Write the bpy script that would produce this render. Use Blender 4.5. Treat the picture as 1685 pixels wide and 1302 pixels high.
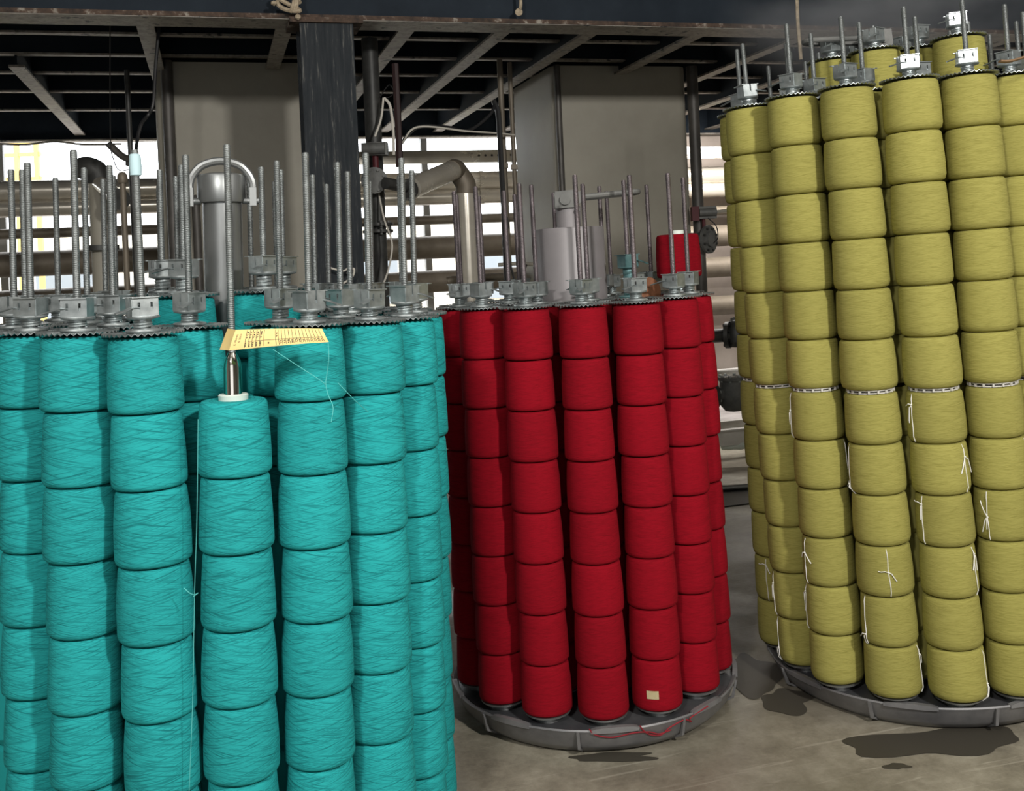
import bpy, math, random
from mathutils import Vector, Matrix
random.seed(11)
sc = bpy.context.scene
for o in list(bpy.data.objects):
    bpy.data.objects.remove(o)
COL = sc.collection
PI = math.pi
# ------------------------------------------------------------------ camera
CH = 1.59                       # eye height
F = 1700.0                      # focal length for a 1685 px wide frame
ROLL = 0.046
cam_d = bpy.data.cameras.new('camera'); cam = bpy.data.objects.new('camera', cam_d); COL.objects.link(cam)
cam_d.sensor_width = 36.0; cam_d.lens = 36.0*F/1685.0; cam_d.shift_y = -219.0/1685.0
cam_d.clip_start = 0.05; cam_d.clip_end = 200
cam.matrix_world = Matrix.Translation((0, 0, CH)) @ Matrix.Rotation(PI/2, 4, 'X') @ Matrix.Rotation(-math.atan(ROLL), 4, 'Z')
sc.camera = cam
# ------------------------------------------------------------------ view and light
sc.view_settings.view_transform = 'Standard'; sc.view_settings.look = 'None'
sc.view_settings.gamma = 1.0; sc.view_settings.use_curve_mapping = False
sc.view_settings.exposure = 0.0
W = bpy.data.worlds.new('daylight'); sc.world = W; W.use_nodes = True
bg = W.node_tree.nodes['Background']; bg.inputs[0].default_value = (0.92, 0.96, 1.0, 1); bg.inputs[1].default_value = 6.0
A = math.radians(16.2)          # the hall is turned this much against the view
CA, SA = math.cos(A), math.sin(A)
def area(name, loc, target, sx, sy, watts, col=(1, 0.97, 0.92)):
    d = bpy.data.lights.new(name, 'AREA'); d.shape = 'RECTANGLE'; d.size = sx; d.size_y = sy; d.energy = watts; d.color = col
    o = bpy.data.objects.new(name, d); COL.objects.link(o); o.location = loc
    o.rotation_euler = (Vector(target)-Vector(loc)).to_track_quat('-Z', 'Y').to_euler()
    return o
area('hall_lamp', (2.2, -0.9, 3.45), (0.6, 3.2, 0.9), 0.3, 0.3, 200)
area('hall_lamp', (-0.95, -0.9, 3.4), (-0.2, 3.0, 0.9), 0.3, 0.3, 90)
area('overhead_fill', (-1.8, 0.2, 4.9), (-0.8, 2.2, 0), 3.0, 1.6, 20)  # added soft overhead fill on the left, no fixture known there
area('overhead_fill', (2.4, 0.6, 4.9), (1.4, 2.6, 0), 3.0, 1.6, 25)  # matching overhead fill on the right, also added
area('front_fill', (0.6, -3.3, 1.9), (0.6, 4.0, 1.9), 5.0, 2.4, 48, (0.97, 0.98, 1.0))  # added broad fill from behind the camera; the wall has no opening
_p = (4.6*CA-8.3*SA, 4.6*SA+8.3*CA, 2.72)
area('bay_fill', _p, (_p[0]+0.1, _p[1]+0.7, 0.6), 1.6, 0.25, 100, (1, 0.95, 0.9))  # unseen source added under the mezzanine to brighten the right back wall
# ------------------------------------------------------------------ mesh helpers
class MB:
    def __init__(s): s.v = []; s.f = []; s.uv = None
    def add(s, vs, fs):
        n = len(s.v); s.v += [tuple(p) for p in vs]; s.f += [tuple(i+n for i in f) for f in fs]; return s
    def box(s, c, d, m=None):
        x, y, z = (k/2 for k in d); c = Vector(c)
        vs = [c+Vector((a*x, b*y, e*z)) for a in (-1, 1) for b in (-1, 1) for e in (-1, 1)]
        if m is not None: vs = [m @ v for v in vs]
        return s.add(vs, [(0,1,3,2),(4,6,7,5),(0,4,5,1),(2,3,7,6),(0,2,6,4),(1,5,7,3)])
    def lathe(s, prof, n=24, m=None, a0=0.0):
        k = len(prof); vs = []; fs = []
        for i in range(n):
            a = a0+2*PI*i/n; ca, sa = math.cos(a), math.sin(a)
            for r, z in prof: vs.append(Vector((r*ca, r*sa, z)))
        if m is not None: vs = [m @ v for v in vs]
        for i in range(n):
            j = (i+1) % n
            for q in range(k-1):
                fs.append((i*k+q, j*k+q, j*k+q+1, i*k+q+1))
        return s.add(vs, fs)
    def cyl(s, p0, p1, r, n=12, r1=None):
        p0, p1 = Vector(p0), Vector(p1); d = p1-p0; L = d.length
        m = Matrix.Translation(p0) @ d.to_track_quat('Z', 'Y').to_matrix().to_4x4()
        r1 = r if r1 is None else r1
        return s.lathe([(0.0, 0), (r, 0), (r1, L), (0.0, L)], n, m)
    def tube(s, pts, r, n=8, flat=1.0):
        pts = [Vector(p) for p in pts]; k = len(pts); vs = []; fs = []
        t = (pts[1]-pts[0]).normalized(); up = Vector((0, 0, 1)) if abs(t.z) < 0.9 else Vector((1, 0, 0))
        nrm = t.cross(up).normalized()
        for i, p in enumerate(pts):
            t = (pts[min(i+1, k-1)]-pts[max(i-1, 0)]).normalized()
            nrm = (nrm - t*nrm.dot(t)).normalized(); b = t.cross(nrm)
            for q in range(n):
                a = 2*PI*q/n; vs.append(p+nrm*(r*math.cos(a))+b*(r*flat*math.sin(a)))
        for i in range(k-1):
            for q in range(n):
                fs.append((i*n+q, i*n+(q+1) % n, (i+1)*n+(q+1) % n, (i+1)*n+q))
        fs.append(tuple(range(n))[::-1]); fs.append(tuple((k-1)*n+q for q in range(n)))
        return s.add(vs, fs)
    def mesh(s, name, mat, smooth=True, angle=35):
        me = bpy.data.meshes.new(name); me.from_pydata(s.v, [], s.f); me.update()
        if mat: me.materials.append(mat)
        if smooth:
            me.polygons.foreach_set('use_smooth', [True]*len(me.polygons))
            me.set_sharp_from_angle(angle=math.radians(angle))
        return me
    def build(s, name, mat, parent=None, smooth=True, angle=35):
        return link(name, s.mesh(name, mat, smooth, angle), parent)
def link(name, data, parent=None, mw=None):
    o = bpy.data.objects.new(name, data); COL.objects.link(o)
    if parent is not None: o.parent = parent
    if mw is not None: o.matrix_local = mw
    return o
def tag(o, label, cat, group=None):
    o['label'] = label; o['category'] = cat
    if group: o['group'] = group
    return o
def thing(name, label, cat, mw=None, group=None):
    o = bpy.data.objects.new(name, None); COL.objects.link(o); o.empty_display_size = 0.1
    if mw is not None: o.matrix_world = mw
    return tag(o, label, cat, group)
def structure(o, label=None):
    o['kind'] = 'structure'
    if label: o['label'] = label
    return o
def smooth_path(pts, n=6):
    pts = [Vector(p) for p in pts]; out = []
    P = [pts[0]*2-pts[1]]+pts+[pts[-1]*2-pts[-2]]
    for i in range(1, len(P)-2):
        for k in range(n):
            t = k/n; a, b, c, d = P[i-1], P[i], P[i+1], P[i+2]
            out.append(0.5*((2*b)+(c-a)*t+(2*a-5*b+4*c-d)*t*t+(3*b-a-3*c+d)*t**3))
    out.append(pts[-1]); return out
def at(u, v, Y):
    """point of the room that lies at depth Y on the sight line through pixel (u, v)"""
    a = math.atan(ROLL); du, dv = u-842.5, v-432.0
    x = du*math.cos(a)-dv*math.sin(a); z = -(dv*math.cos(a)+du*math.sin(a))
    return Vector((x/F*Y, Y, CH+z/F*Y))
def R(s, d, z): return Vector((s*CA-d*SA, s*SA+d*CA, z))      # hall coordinates to world
MR = Matrix.Rotation(A, 4, 'Z')
# ------------------------------------------------------------------ materials
def nmat(name):
    m = bpy.data.materials.new(name); m.use_nodes = True
    nt = m.node_tree; return m, nt, nt.nodes['Principled BSDF']
def N(nt, t, **kw):
    n = nt.nodes.new(t)
    for k, v in kw.items():
        if k.startswith('i_'): n.inputs[k[2:].replace('_', ' ')].default_value = v
        else: setattr(n, k, v)
    return n
def ramp(nt, stops):
    n = nt.nodes.new('ShaderNodeValToRGB'); e = n.color_ramp.elements
    while len(e) < len(stops): e.new(0.5)
    for el, (p, c) in zip(e, stops): el.position = p; el.color = (*c, 1) if len(c) == 3 else c
    return n
def worn(name, c1, c2, scale=6.0, rough=0.6, metal=0.0, bump=0.0, stretch=(1, 1, 1), c3=None, p3=0.62, coord='Object', rvar=0.1):
    m, nt, b = nmat(name); L = nt.links.new
    tc = N(nt, 'ShaderNodeTexCoord'); mp = N(nt, 'ShaderNodeMapping'); mp.inputs['Scale'].default_value = stretch
    L(tc.outputs[coord], mp.inputs[0])
    no = N(nt, 'ShaderNodeTexNoise'); no.inputs['Scale'].default_value = scale; no.inputs['Detail'].default_value = 7; no.inputs['Roughness'].default_value = 0.65
    L(mp.outputs[0], no.inputs['Vector'])
    st = [(0.3, c1), (0.68, c2)]
    if c3: st = [(0.3, c1), (p3-0.06, c2), (p3+0.04, c3)]
    r = ramp(nt, st); L(no.outputs[0], r.inputs[0]); L(r.outputs[0], b.inputs['Base Color'])
    mr = N(nt, 'ShaderNodeMapRange'); mr.inputs['To Min'].default_value = max(0.03, rough-rvar); mr.inputs['To Max'].default_value = min(1, rough+rvar)
    L(no.outputs[0], mr.inputs[0]); L(mr.outputs[0], b.inputs['Roughness']); b.inputs['Metallic'].default_value = metal
    if bump:
        bu = N(nt, 'ShaderNodeBump'); bu.inputs['Strength'].default_value = bump; bu.inputs['Distance'].default_value = 0.01
        L(no.outputs[0], bu.inputs['Height']); L(bu.outputs[0], b.inputs['Normal'])
    return m
def plain(name, c, rough=0.5, metal=0.0, sub=0):
    m, nt, b = nmat(name); b.inputs['Base Color'].default_value = (*c, 1); b.inputs['Roughness'].default_value = rough; b.inputs['Metallic'].default_value = metal
    return m
def yarn(name, dark, light, along=9.0, across=330.0, tilt=0.2, bump=0.5):
    """yarn wound in crossing helices: two sets of fine streaks in metre-true UVs"""
    m, nt, b = nmat(name); L = nt.links.new
    uv = N(nt, 'ShaderNodeUVMap'); oi = N(nt, 'ShaderNodeObjectInfo')
    sx = N(nt, 'ShaderNodeSeparateXYZ'); L(uv.outputs[0], sx.inputs[0])
    off = N(nt, 'ShaderNodeMath', operation='MULTIPLY'); L(oi.outputs['Random'], off.inputs[0]); off.inputs[1].default_value = 37.0
    hs = []
    for sg in (1, -1):
        ma = N(nt, 'ShaderNodeMath', operation='MULTIPLY_ADD'); L(sx.outputs[0], ma.inputs[0]); ma.inputs[1].default_value = sg*tilt; L(sx.outputs[1], ma.inputs[2])
        mu = N(nt, 'ShaderNodeMath', operation='MULTIPLY'); L(ma.outputs[0], mu.inputs[0]); mu.inputs[1].default_value = across
        mv = N(nt, 'ShaderNodeMath', operation='MULTIPLY'); L(sx.outputs[0], mv.inputs[0]); mv.inputs[1].default_value = along
        cb = N(nt, 'ShaderNodeCombineXYZ'); L(mv.outputs[0], cb.inputs[0]); L(mu.outputs[0], cb.inputs[1]); L(off.outputs[0], cb.inputs[2])
        no = N(nt, 'ShaderNodeTexNoise'); no.inputs['Scale'].default_value = 1.0; no.inputs['Detail'].default_value = 2.5; no.inputs['Roughness'].default_value = 0.6
        L(cb.outputs[0], no.inputs['Vector']); hs.append(no)
    mn = N(nt, 'ShaderNodeMath', operation='MINIMUM'); L(hs[0].outputs[0], mn.inputs[0]); L(hs[1].outputs[0], mn.inputs[1])
    r = ramp(nt, [(0.3, dark), (0.52, light)]); L(mn.outputs[0], r.inputs[0])
    # each package took the dye a little differently
    hv = N(nt, 'ShaderNodeHueSaturation'); mr = N(nt, 'ShaderNodeMapRange'); mr.inputs['To Min'].default_value = 0.92; mr.inputs['To Max'].default_value = 1.06
    L(oi.outputs['Random'], mr.inputs[0]); L(mr.outputs[0], hv.inputs['Value']); L(r.outputs[0], hv.inputs['Color'])
    L(hv.outputs[0], b.inputs['Base Color'])
    bu = N(nt, 'ShaderNodeBump'); bu.inputs['Strength'].default_value = bump; bu.inputs['Distance'].default_value = 0.0016
    L(mn.outputs[0], bu.inputs['Height']); L(bu.outputs[0], b.inputs['Normal'])
    b.inputs['Roughness'].default_value = 0.9; b.inputs['Specular IOR Level'].default_value = 0.15
    return m
def threaded(name, c, rough=0.4):
    m, nt, b = nmat(name); L = nt.links.new
    tc = N(nt, 'ShaderNodeTexCoord'); wv = N(nt, 'ShaderNodeTexWave', wave_type='BANDS', bands_direction='Z'); wv.inputs['Scale'].default_value = 70; wv.inputs['Distortion'].default_value = 0.0
    L(tc.outputs['Object'], wv.inputs[0])
    no = N(nt, 'ShaderNodeTexNoise'); no.inputs['Scale'].default_value = 14; L(tc.outputs['Object'], no.inputs['Vector'])
    r = ramp(nt, [(0.3, tuple(k*0.6 for k in c)), (0.7, c)]); L(no.outputs[0], r.inputs[0]); L(r.outputs[0], b.inputs['Base Color'])
    bu = N(nt, 'ShaderNodeBump'); bu.inputs['Strength'].default_value = 0.7; bu.inputs['Distance'].default_value = 0.002
    L(wv.outputs['Fac'], bu.inputs['Height']); L(bu.outputs[0], b.inputs['Normal'])
    b.inputs['Metallic'].default_value = 0.85; b.inputs['Roughness'].default_value = rough
    return m
def floor_mat():
    m, nt, b = nmat('wet_concrete'); L = nt.links.new
    tc = N(nt, 'ShaderNodeTexCoord')
    n1 = N(nt, 'ShaderNodeTexNoise'); n1.inputs['Scale'].default_value = 4.5; n1.inputs['Detail'].default_value = 11; n1.inputs['Roughness'].default_value = 0.78
    n2 = N(nt, 'ShaderNodeTexNoise'); n2.inputs['Scale'].default_value = 0.9; n2.inputs['Detail'].default_value = 5
    mp = N(nt, 'ShaderNodeMapping'); mp.inputs['Rotation'].default_value = (0, 0, 0.6); mp.inputs['Scale'].default_value = (2.0, 26, 1)
    n3 = N(nt, 'ShaderNodeTexNoise'); n3.inputs['Scale'].default_value = 1.6; n3.inputs['Detail'].default_value = 4; n3.inputs['Distortion'].default_value = 0.8
    for n in (n1, n2): L(tc.outputs['Object'], n.inputs['Vector'])
    L(tc.outputs['Object'], mp.inputs[0]); L(mp.outputs[0], n3.inputs['Vector'])
    r1 = ramp(nt, [(0.3, (0.13, 0.115, 0.086)), (0.5, (0.26, 0.235, 0.18)), (0.7, (0.40, 0.37, 0.295))]); L(n1.outputs[0], r1.inputs[0])
    r3 = ramp(nt, [(0.62, (0, 0, 0)), (0.74, (1, 1, 1))]); L(n3.outputs[0], r3.inputs[0])
    mx = N(nt, 'ShaderNodeMix', data_type='RGBA'); mu = N(nt, 'ShaderNodeMath', operation='MULTIPLY'); L(r3.outputs[0], mu.inputs[0]); mu.inputs[1].default_value = 0.42
    L(mu.outputs[0], mx.inputs[0]); L(r1.outputs[0], mx.inputs[6]); mx.inputs[7].default_value = (0.62, 0.58, 0.48, 1)
    wet = ramp(nt, [(0.47, (0, 0, 0)), (0.56, (1, 1, 1))]); L(n2.outputs[0], wet.inputs[0])
    mx2 = N(nt, 'ShaderNodeMix', data_type='RGBA'); mu2 = N(nt, 'ShaderNodeMath', operation='MULTIPLY'); L(wet.outputs[0], mu2.inputs[0]); mu2.inputs[1].default_value = 0.35
    L(mu2.outputs[0], mx2.inputs[0]); L(mx.outputs[2], mx2.inputs[6]); mx2.inputs[7].default_value = (0.10, 0.09, 0.07, 1)
    L(mx2.outputs[2], b.inputs['Base Color'])
    rr = N(nt, 'ShaderNodeMapRange'); rr.inputs['To Min'].default_value = 0.62; rr.inputs['To Max'].default_value = 0.34; L(wet.outputs[0], rr.inputs[0]); L(rr.outputs[0], b.inputs['Roughness'])
    bu = N(nt, 'ShaderNodeBump'); bu.inputs['Strength'].default_value = 0.35; bu.inputs['Distance'].default_value = 0.006
    L(n1.outputs[0], bu.inputs['Height']); L(bu.outputs[0], b.inputs['Normal'])
    return m
M = {}
M['teal'] = yarn('teal_yarn', (0.007, 0.155, 0.162), (0.021, 0.352, 0.356), along=13, across=330, tilt=0.2, bump=0.4)
M['red'] = yarn('red_yarn', (0.17, 0.0012, 0.006), (0.255, 0.002, 0.010), along=24, across=520, tilt=0.12, bump=0.2)
M['yellow'] = yarn('olive_yellow_yarn', (0.235, 0.215, 0.052), (0.335, 0.308, 0.085), along=20, across=460, tilt=0.12, bump=0.22)
M['rod'] = threaded('threaded_steel', (0.42, 0.45, 0.45))
M['rod_red'] = threaded('threaded_steel_dye_stained', (0.36, 0.31, 0.33))
M['zinc'] = worn('zinc_plated_steel', (0.32, 0.355, 0.36), (0.56, 0.60, 0.60), 22, 0.40, 0.8)
M['disc'] = worn('zinc_disc', (0.22, 0.25, 0.25), (0.5, 0.53, 0.53), 18, 0.38, 0.85)
M['chrome'] = plain('polished_steel', (0.74, 0.70, 0.63), 0.12, 1.0)
M['stainless'] = worn('brushed_stainless', (0.24, 0.25, 0.25), (0.34, 0.35, 0.345), 5, 0.42, 0.8, stretch=(1, 1, 0.15))
M['grey_post'] = worn('grey_plastic_coating', (0.20, 0.185, 0.19), (0.25, 0.235, 0.24), 4, 0.45, 0.1)
M['pan'] = worn('dull_cast_pan', (0.13, 0.13, 0.137), (0.25, 0.245, 0.245), 7, 0.5, 0.35, 0.1)
M['pan_deck'] = worn('wet_dark_deck', (0.05, 0.052, 0.058), (0.11, 0.11, 0.115), 7, 0.35, 0.3)
M['white_tube'] = plain('pale_plastic_tube', (0.62, 0.68, 0.62), 0.4)
M['string'] = plain('white_tie_string', (0.80, 0.79, 0.74), 0.8)
M['paper'] = worn('yellow_paper', (0.80, 0.57, 0.21), (0.86, 0.64, 0.27), 12, 0.75)
M['ink'] = plain('black_print', (0.05, 0.04, 0.03), 0.7)
M['beam'] = worn('dark_blue_paint', (0.007, 0.012, 0.019), (0.018, 0.026, 0.036), 3, 0.75, 0.0, c3=(0.06, 0.062, 0.065), p3=0.74)
M['column'] = worn('dark_paint_streaked', (0.010, 0.014, 0.018), (0.028, 0.032, 0.036), 14, 0.75, 0.0, 0.1, stretch=(5, 5, 0.35), c3=(0.13, 0.13, 0.12), p3=0.65)
M['flange'] = worn('scuffed_window_lit_flange', (0.11, 0.098, 0.085), (0.34, 0.31, 0.27), 14, 0.55, 0.1, 0.1, c3=(0.05, 0.055, 0.06), p3=0.62)  # pale tone stands in for window light on the flanges; blotches are scuffs
M['rust'] = worn('rust_edge', (0.02, 0.019, 0.018), (0.09, 0.06, 0.045), 16, 0.85, 0.0, 0.3, c3=(0.30, 0.27, 0.23), p3=0.62)
M['deck'] = worn('soffit_boards', (0.34, 0.29, 0.23), (0.52, 0.46, 0.38), 2.5, 0.7)
M['tower'] = worn('grey_beige_coating', (0.27, 0.25, 0.205), (0.35, 0.33, 0.275), 1.6, 0.6, 0.0, 0.05, c3=(0.39, 0.37, 0.31), p3=0.75)
M['seam'] = worn('dull_seam_pipe', (0.055, 0.052, 0.048), (0.12, 0.11, 0.10), 5, 0.5, 0.3)
M['clad'] = worn('aluminium_cladding', (0.50, 0.46, 0.39), (0.66, 0.62, 0.54), 3, 0.25, 0.5, stretch=(0.5, 1, 1))
M['brown_pipe'] = worn('brown_grey_lagging', (0.12, 0.10, 0.075), (0.20, 0.17, 0.13), 5, 0.55, 0.3)
M['dark_pipe'] = worn('dark_iron', (0.025, 0.026, 0.026), (0.08, 0.08, 0.075), 8, 0.5, 0.4)
M['iron'] = worn('grey_cast_iron', (0.075, 0.078, 0.075), (0.17, 0.17, 0.16), 10, 0.6, 0.2)
M['cable'] = plain('black_cable', (0.012, 0.012, 0.013), 0.5)
M['pale_cable'] = plain('pale_cable', (0.55, 0.52, 0.46), 0.6)
M['red_paint'] = plain('dark_red_paint', (0.075, 0.006, 0.010), 0.6)
M['maroon'] = plain('dark_maroon_sleeve', (0.022, 0.008, 0.008), 0.6)
M['wall'] = worn('stained_plaster', (0.44, 0.37, 0.32), (0.62, 0.55, 0.49), 1.3, 0.8)
M['hall_wall'] = worn('hall_plaster', (0.30, 0.29, 0.27), (0.40, 0.39, 0.36), 1.0, 0.85)
M['outer'] = worn('pale_yellow_facade', (0.66, 0.60, 0.46), (0.80, 0.76, 0.64), 0.6, 0.8)
M['yellow_frame'] = plain('yellow_steel_frame', (0.75, 0.50, 0.12), 0.6)
M['glass_dark'] = plain('facade_glass', (0.25, 0.28, 0.30), 0.2)
M['floor'] = floor_mat()
for k_ in ('beam', 'column', 'rust'):
    M[k_].node_tree.nodes['Principled BSDF'].inputs['Specular IOR Level'].default_value = 0.2
M['puddle'] = plain('dark_water', (0.055, 0.049, 0.038), 0.5)
M['rope'] = worn('dirty_rope', (0.22, 0.17, 0.11), (0.48, 0.40, 0.29), 40, 0.9, 0, 0.4)
M['curb'] = worn('pale_curb', (0.26, 0.24, 0.23), (0.46, 0.43, 0.42), 5, 0.5)
M['pit'] = plain('black_pit', (0.01, 0.011, 0.011), 0.35)
M['frame_white'] = worn('dirty_white_steel', (0.5, 0.48, 0.44), (0.66, 0.64, 0.60), 6, 0.5)
M['teal_paint'] = worn('teal_stained_steel', (0.05, 0.13, 0.14), (0.16, 0.27, 0.27), 20, 0.4, 0.5)
M['teal_thread'] = plain('teal_thread', (0.10, 0.50, 0.48), 0.8)
M['dark_thread'] = plain('dark_teal_thread', (0.004, 0.12, 0.12), 0.8)
M['red_thread'] = plain('red_thread', (0.25, 0.01, 0.02), 0.8)
M['label'] = worn('faded_label', (0.40, 0.33, 0.18), (0.52, 0.45, 0.27), 30, 0.7)
M['mullion'] = plain('window_frame_paint', (0.20, 0.20, 0.19), 0.6)
M['brown_glove'] = worn('tan_cloth', (0.20, 0.12, 0.06), (0.28, 0.17, 0.09), 12, 0.8)
# ------------------------------------------------------------------ hall shell
SL, SR, DF, DB, ZC = -4.6, 7.2, -3.6, 9.9, 5.4
def slab(name, s0, s1, d0, d1, z0, z1, mat, parent=None, smooth=False):
    mb = MB(); c = ((s0+s1)/2, (d0+d1)/2, (z0+z1)/2); mb.box(c, (s1-s0, d1-d0, z1-z0), None)
    o = mb.build(name, mat, parent, smooth)
    if parent is None: o.matrix_world = MR
    return o
structure(slab('floor', SL-0.2, SR+0.2, DF-0.2, DB+0.2, -0.15, 0, M['floor']))
structure(slab('wall_left', SL-0.2, SL, DF-0.2, DB, 0, ZC, M['hall_wall']))
structure(slab('wall_right', SR, SR+0.2, DF-0.2, DB, 0, ZC, M['hall_wall']))
structure(slab('wall_front', SL, SR, DF-0.2, DF, 0, ZC, M['hall_wall']))
structure(slab('ceiling', SL, SR, DF, 5.6, ZC, ZC+0.15, M['hall_wall']))
# back wall: sill, solid right part, lintel; the rest is the long window
WS = 3.9                                                    # window reaches from the left wall to here
wb = MB()
wb.box(((SL+SR)/2, DB+0.1, 0.55), (SR-SL, 0.2, 1.1)); wb.box(((WS+SR)/2, DB+0.1, 2.35), (SR-WS, 0.2, 2.5)); wb.box(((SL+SR)/2, DB+0.1, 3.6+0.9), (SR-SL, 0.2, 1.8))
o = structure(wb.build('wall_back', M['wall'], None, False)); o.matrix_world = MR
win = bpy.data.objects.new('window_1', None); COL.objects.link(win); win.matrix_world = MR; structure(win, 'long window behind the pipes, washed out by daylight')
for s in (-3.4, -1.75, -0.1, 2.05, 3.6):
    MB().box((s, DB+0.1, 2.3), (0.06, 0.08, 2.4)).build('window_mullion', M['mullion'], win, False)
for z in (1.13, 2.95):
    MB().box(((SL+WS)/2, DB+0.1, z), (WS-SL, 0.09, 0.06)).build('window_rail', M['mullion'], win, False)
# yard behind the window
o = structure(slab('ground', -22, 26, DB+0.3, 30, -0.4, -0.2, M['curb']))
fac = thing('yard_building', 'pale washed-out building across the yard beyond the long window', 'building', MR)
MB().box((2.0, 17.2, 1.05), (26, 0.4, 2.5)).build('facade', M['outer'], fac, False)
for i in range(9):
    MB().box((-9+i*2.3, 16.98, 1.45), (0.9, 0.08, 0.9)).build('facade_window', M['glass_dark'], fac, False)
g = thing('yellow_gantry', 'yellow steel frame standing outside beyond the window', 'scaffold', Matrix.Translation(at(24, 310, 14.0)))
for dx in (-0.5, 0.05, 0.32): MB().box((dx, 0, -0.85), (0.06, 0.06, 3.0)).build('post', M['yellow_frame'], g, False)
for dz in (0.12, 0.45, 0.62): MB().box((-0.2, 0, dz), (1.15, 0.05, 0.05)).build('rail', M['yellow_frame'], g, False)
# ------------------------------------------------------------------ mezzanine
mez = bpy.data.objects.new('ceiling', None); COL.objects.link(mez); mez.matrix_world = MR
structure(mez, 'dark steel mezzanine framing with boarded soffit over the pipes')
HB = CH+1.25
slab('soffit', SL, 0.4, 5.4, DB, HB+0.27, HB+0.35, M['beam'], mez); slab('soffit', 0.4, SR, 5.4, DB, HB+0.27, HB+0.35, M['deck'], mez)
def ibeam(name, axis, a0, a1, c, zb, h, w, tw, tf, mat, fmat):
    """I-beam child of the mezzanine: web and top flange dark, lower flange as its own scuffed part, toned pale as if window-lit"""
    mid, ln = (a0+a1)/2, a1-a0
    def bx(mb, off, z, ww, hh):
        if axis == 's': mb.box((mid, c+off, z), (ln, ww, hh))
        else: mb.box((c+off, mid, z), (ww, ln, hh))
        return mb
    mb = MB(); bx(mb, 0, zb+h/2, tw, h-2*tf); bx(mb, 0, zb+h-tf/2, w, tf)
    b = mb.build(name, mat, mez, False)
    bx(MB(), 0, zb+tf/2, w, tf).build('lower_flange', fmat, b, False)
    return b
gb = ibeam('main_girder', 's', SL, SR, 5.29, HB, 0.62, 0.21, 0.02, 0.022, M['beam'], M['flange'])
MB().box(((SL+SR)/2, 5.182, HB+0.014), (SR-SL, 0.006, 0.022)).build('flange_edge', M['rust'], gb, False)
slab('upper_wall', SL, SR, 5.34, 5.4, HB+0.6, ZC, M['beam'], mez)
for d in (6.05, 6.62, 7.2, 7.9, 8.75):
    ibeam('joist', 's', SL, SR, d, HB+0.10, 0.17, 0.055, 0.012, 0.012, M['beam'], M['flange'])
ibeam('joist', 's', SL, SR, 9.72, HB-0.02, 0.29, 0.12, 0.015, 0.014, M['beam'], M['flange'])
for s, d0, d1 in ((-1.05, 6.62, 9.7), (-0.27, 5.36, 9.7), (0.42, 5.36, 6.62), (1.07, 5.36, 9.7), (1.61, 5.36, 9.7), (2.13, 5.36, 9.7), (2.8, 5.36, 9.7), (3.5, 5.36, 9.7), (4.2, 5.36, 9.7), (5.0, 5.36, 9.7)):
    ibeam('rafter', 'd', d0, d1, s, HB+0.03, 0.24, 0.085, 0.012, 0.014, M['beam'], M['flange'])
# ------------------------------------------------------------------ steel column
def col_thing(u, v, Y):
    p = at(u, v, Y); return Matrix.Translation((p.x, p.y, 0)) @ MR
sc_ = thing('steel_column', 'dark streaked steel column holding up the main girder', 'column', col_thing(545, 300, 5.22))
MB().box((0, -0.10, HB/2), (0.262, 0.022, HB)).build('flange', M['column'], sc_, False)
MB().box((0, 0.10, HB/2), (0.262, 0.022, HB)).build('flange', M['column'], sc_, False)
MB().box((0, 0, HB/2), (0.02, 0.178, HB)).build('web', M['beam'], sc_, False)
MB().box((0.0, 0, HB-0.012), (0.36, 0.26, 0.024)).build('cap_plate', M['rust'], sc_, False)
# ------------------------------------------------------------------ towers
def tower(u0, u1, v, d, depth, seam_u, label):
    def s_of(u):
        q = at(u, v, 1.0)-Vector((0, 0, CH)); n = q.x*(-SA)+q.y*CA; k = d/n
        return (q*k).x*CA+(q*k).y*SA
    s0, s1 = s_of(u0), s_of(u1); H = HB+0.09
    t = thing('clad_tower', label, 'duct tower', Matrix.Translation(R((s0+s1)/2, d+depth/2, 0)) @ MR)
    w = s1-s0; mb = MB(); r = 0.07
    ring = []
    for cx, cy, a0 in ((w/2-r, depth/2-r, 0), (-w/2+r, depth/2-r, 90), (-w/2+r, -depth/2+r, 180), (w/2-r, -depth/2+r, 270)):
        for k in range(5):
            a = math.radians(a0+k*22.5); ring.append((cx+r*math.cos(a), cy+r*math.sin(a)))
    n = len(ring); vs = [(x, y, z) for z in (0, H) for x, y in ring]
    mb.add(vs, [(i, (i+1) % n, n+(i+1) % n, n+i) for i in range(n)]+[tuple(range(n, 2*n))])
    mb.build('cladding', M['tower'], t)
    for uu, rr, yy in seam_u:
        s = s_of(uu)-(s0+s1)/2
        MB().cyl((s, -depth/2-yy, 0), (s, -depth/2-yy, H), rr, 14).build('corner_pipe', M['seam'], t)
    return t
tower(256, 560, 200, 6.72, 0.9, [(278, 0.035, 0.03)], 'tall grey-beige clad tower behind the teal carrier')
tower(912, 1134, 200, 6.72, 1.0, [(919, 0.022, 0.012), (1141, 0.04, 0.01)], 'tall grey-beige clad tower behind the red carrier')
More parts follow.
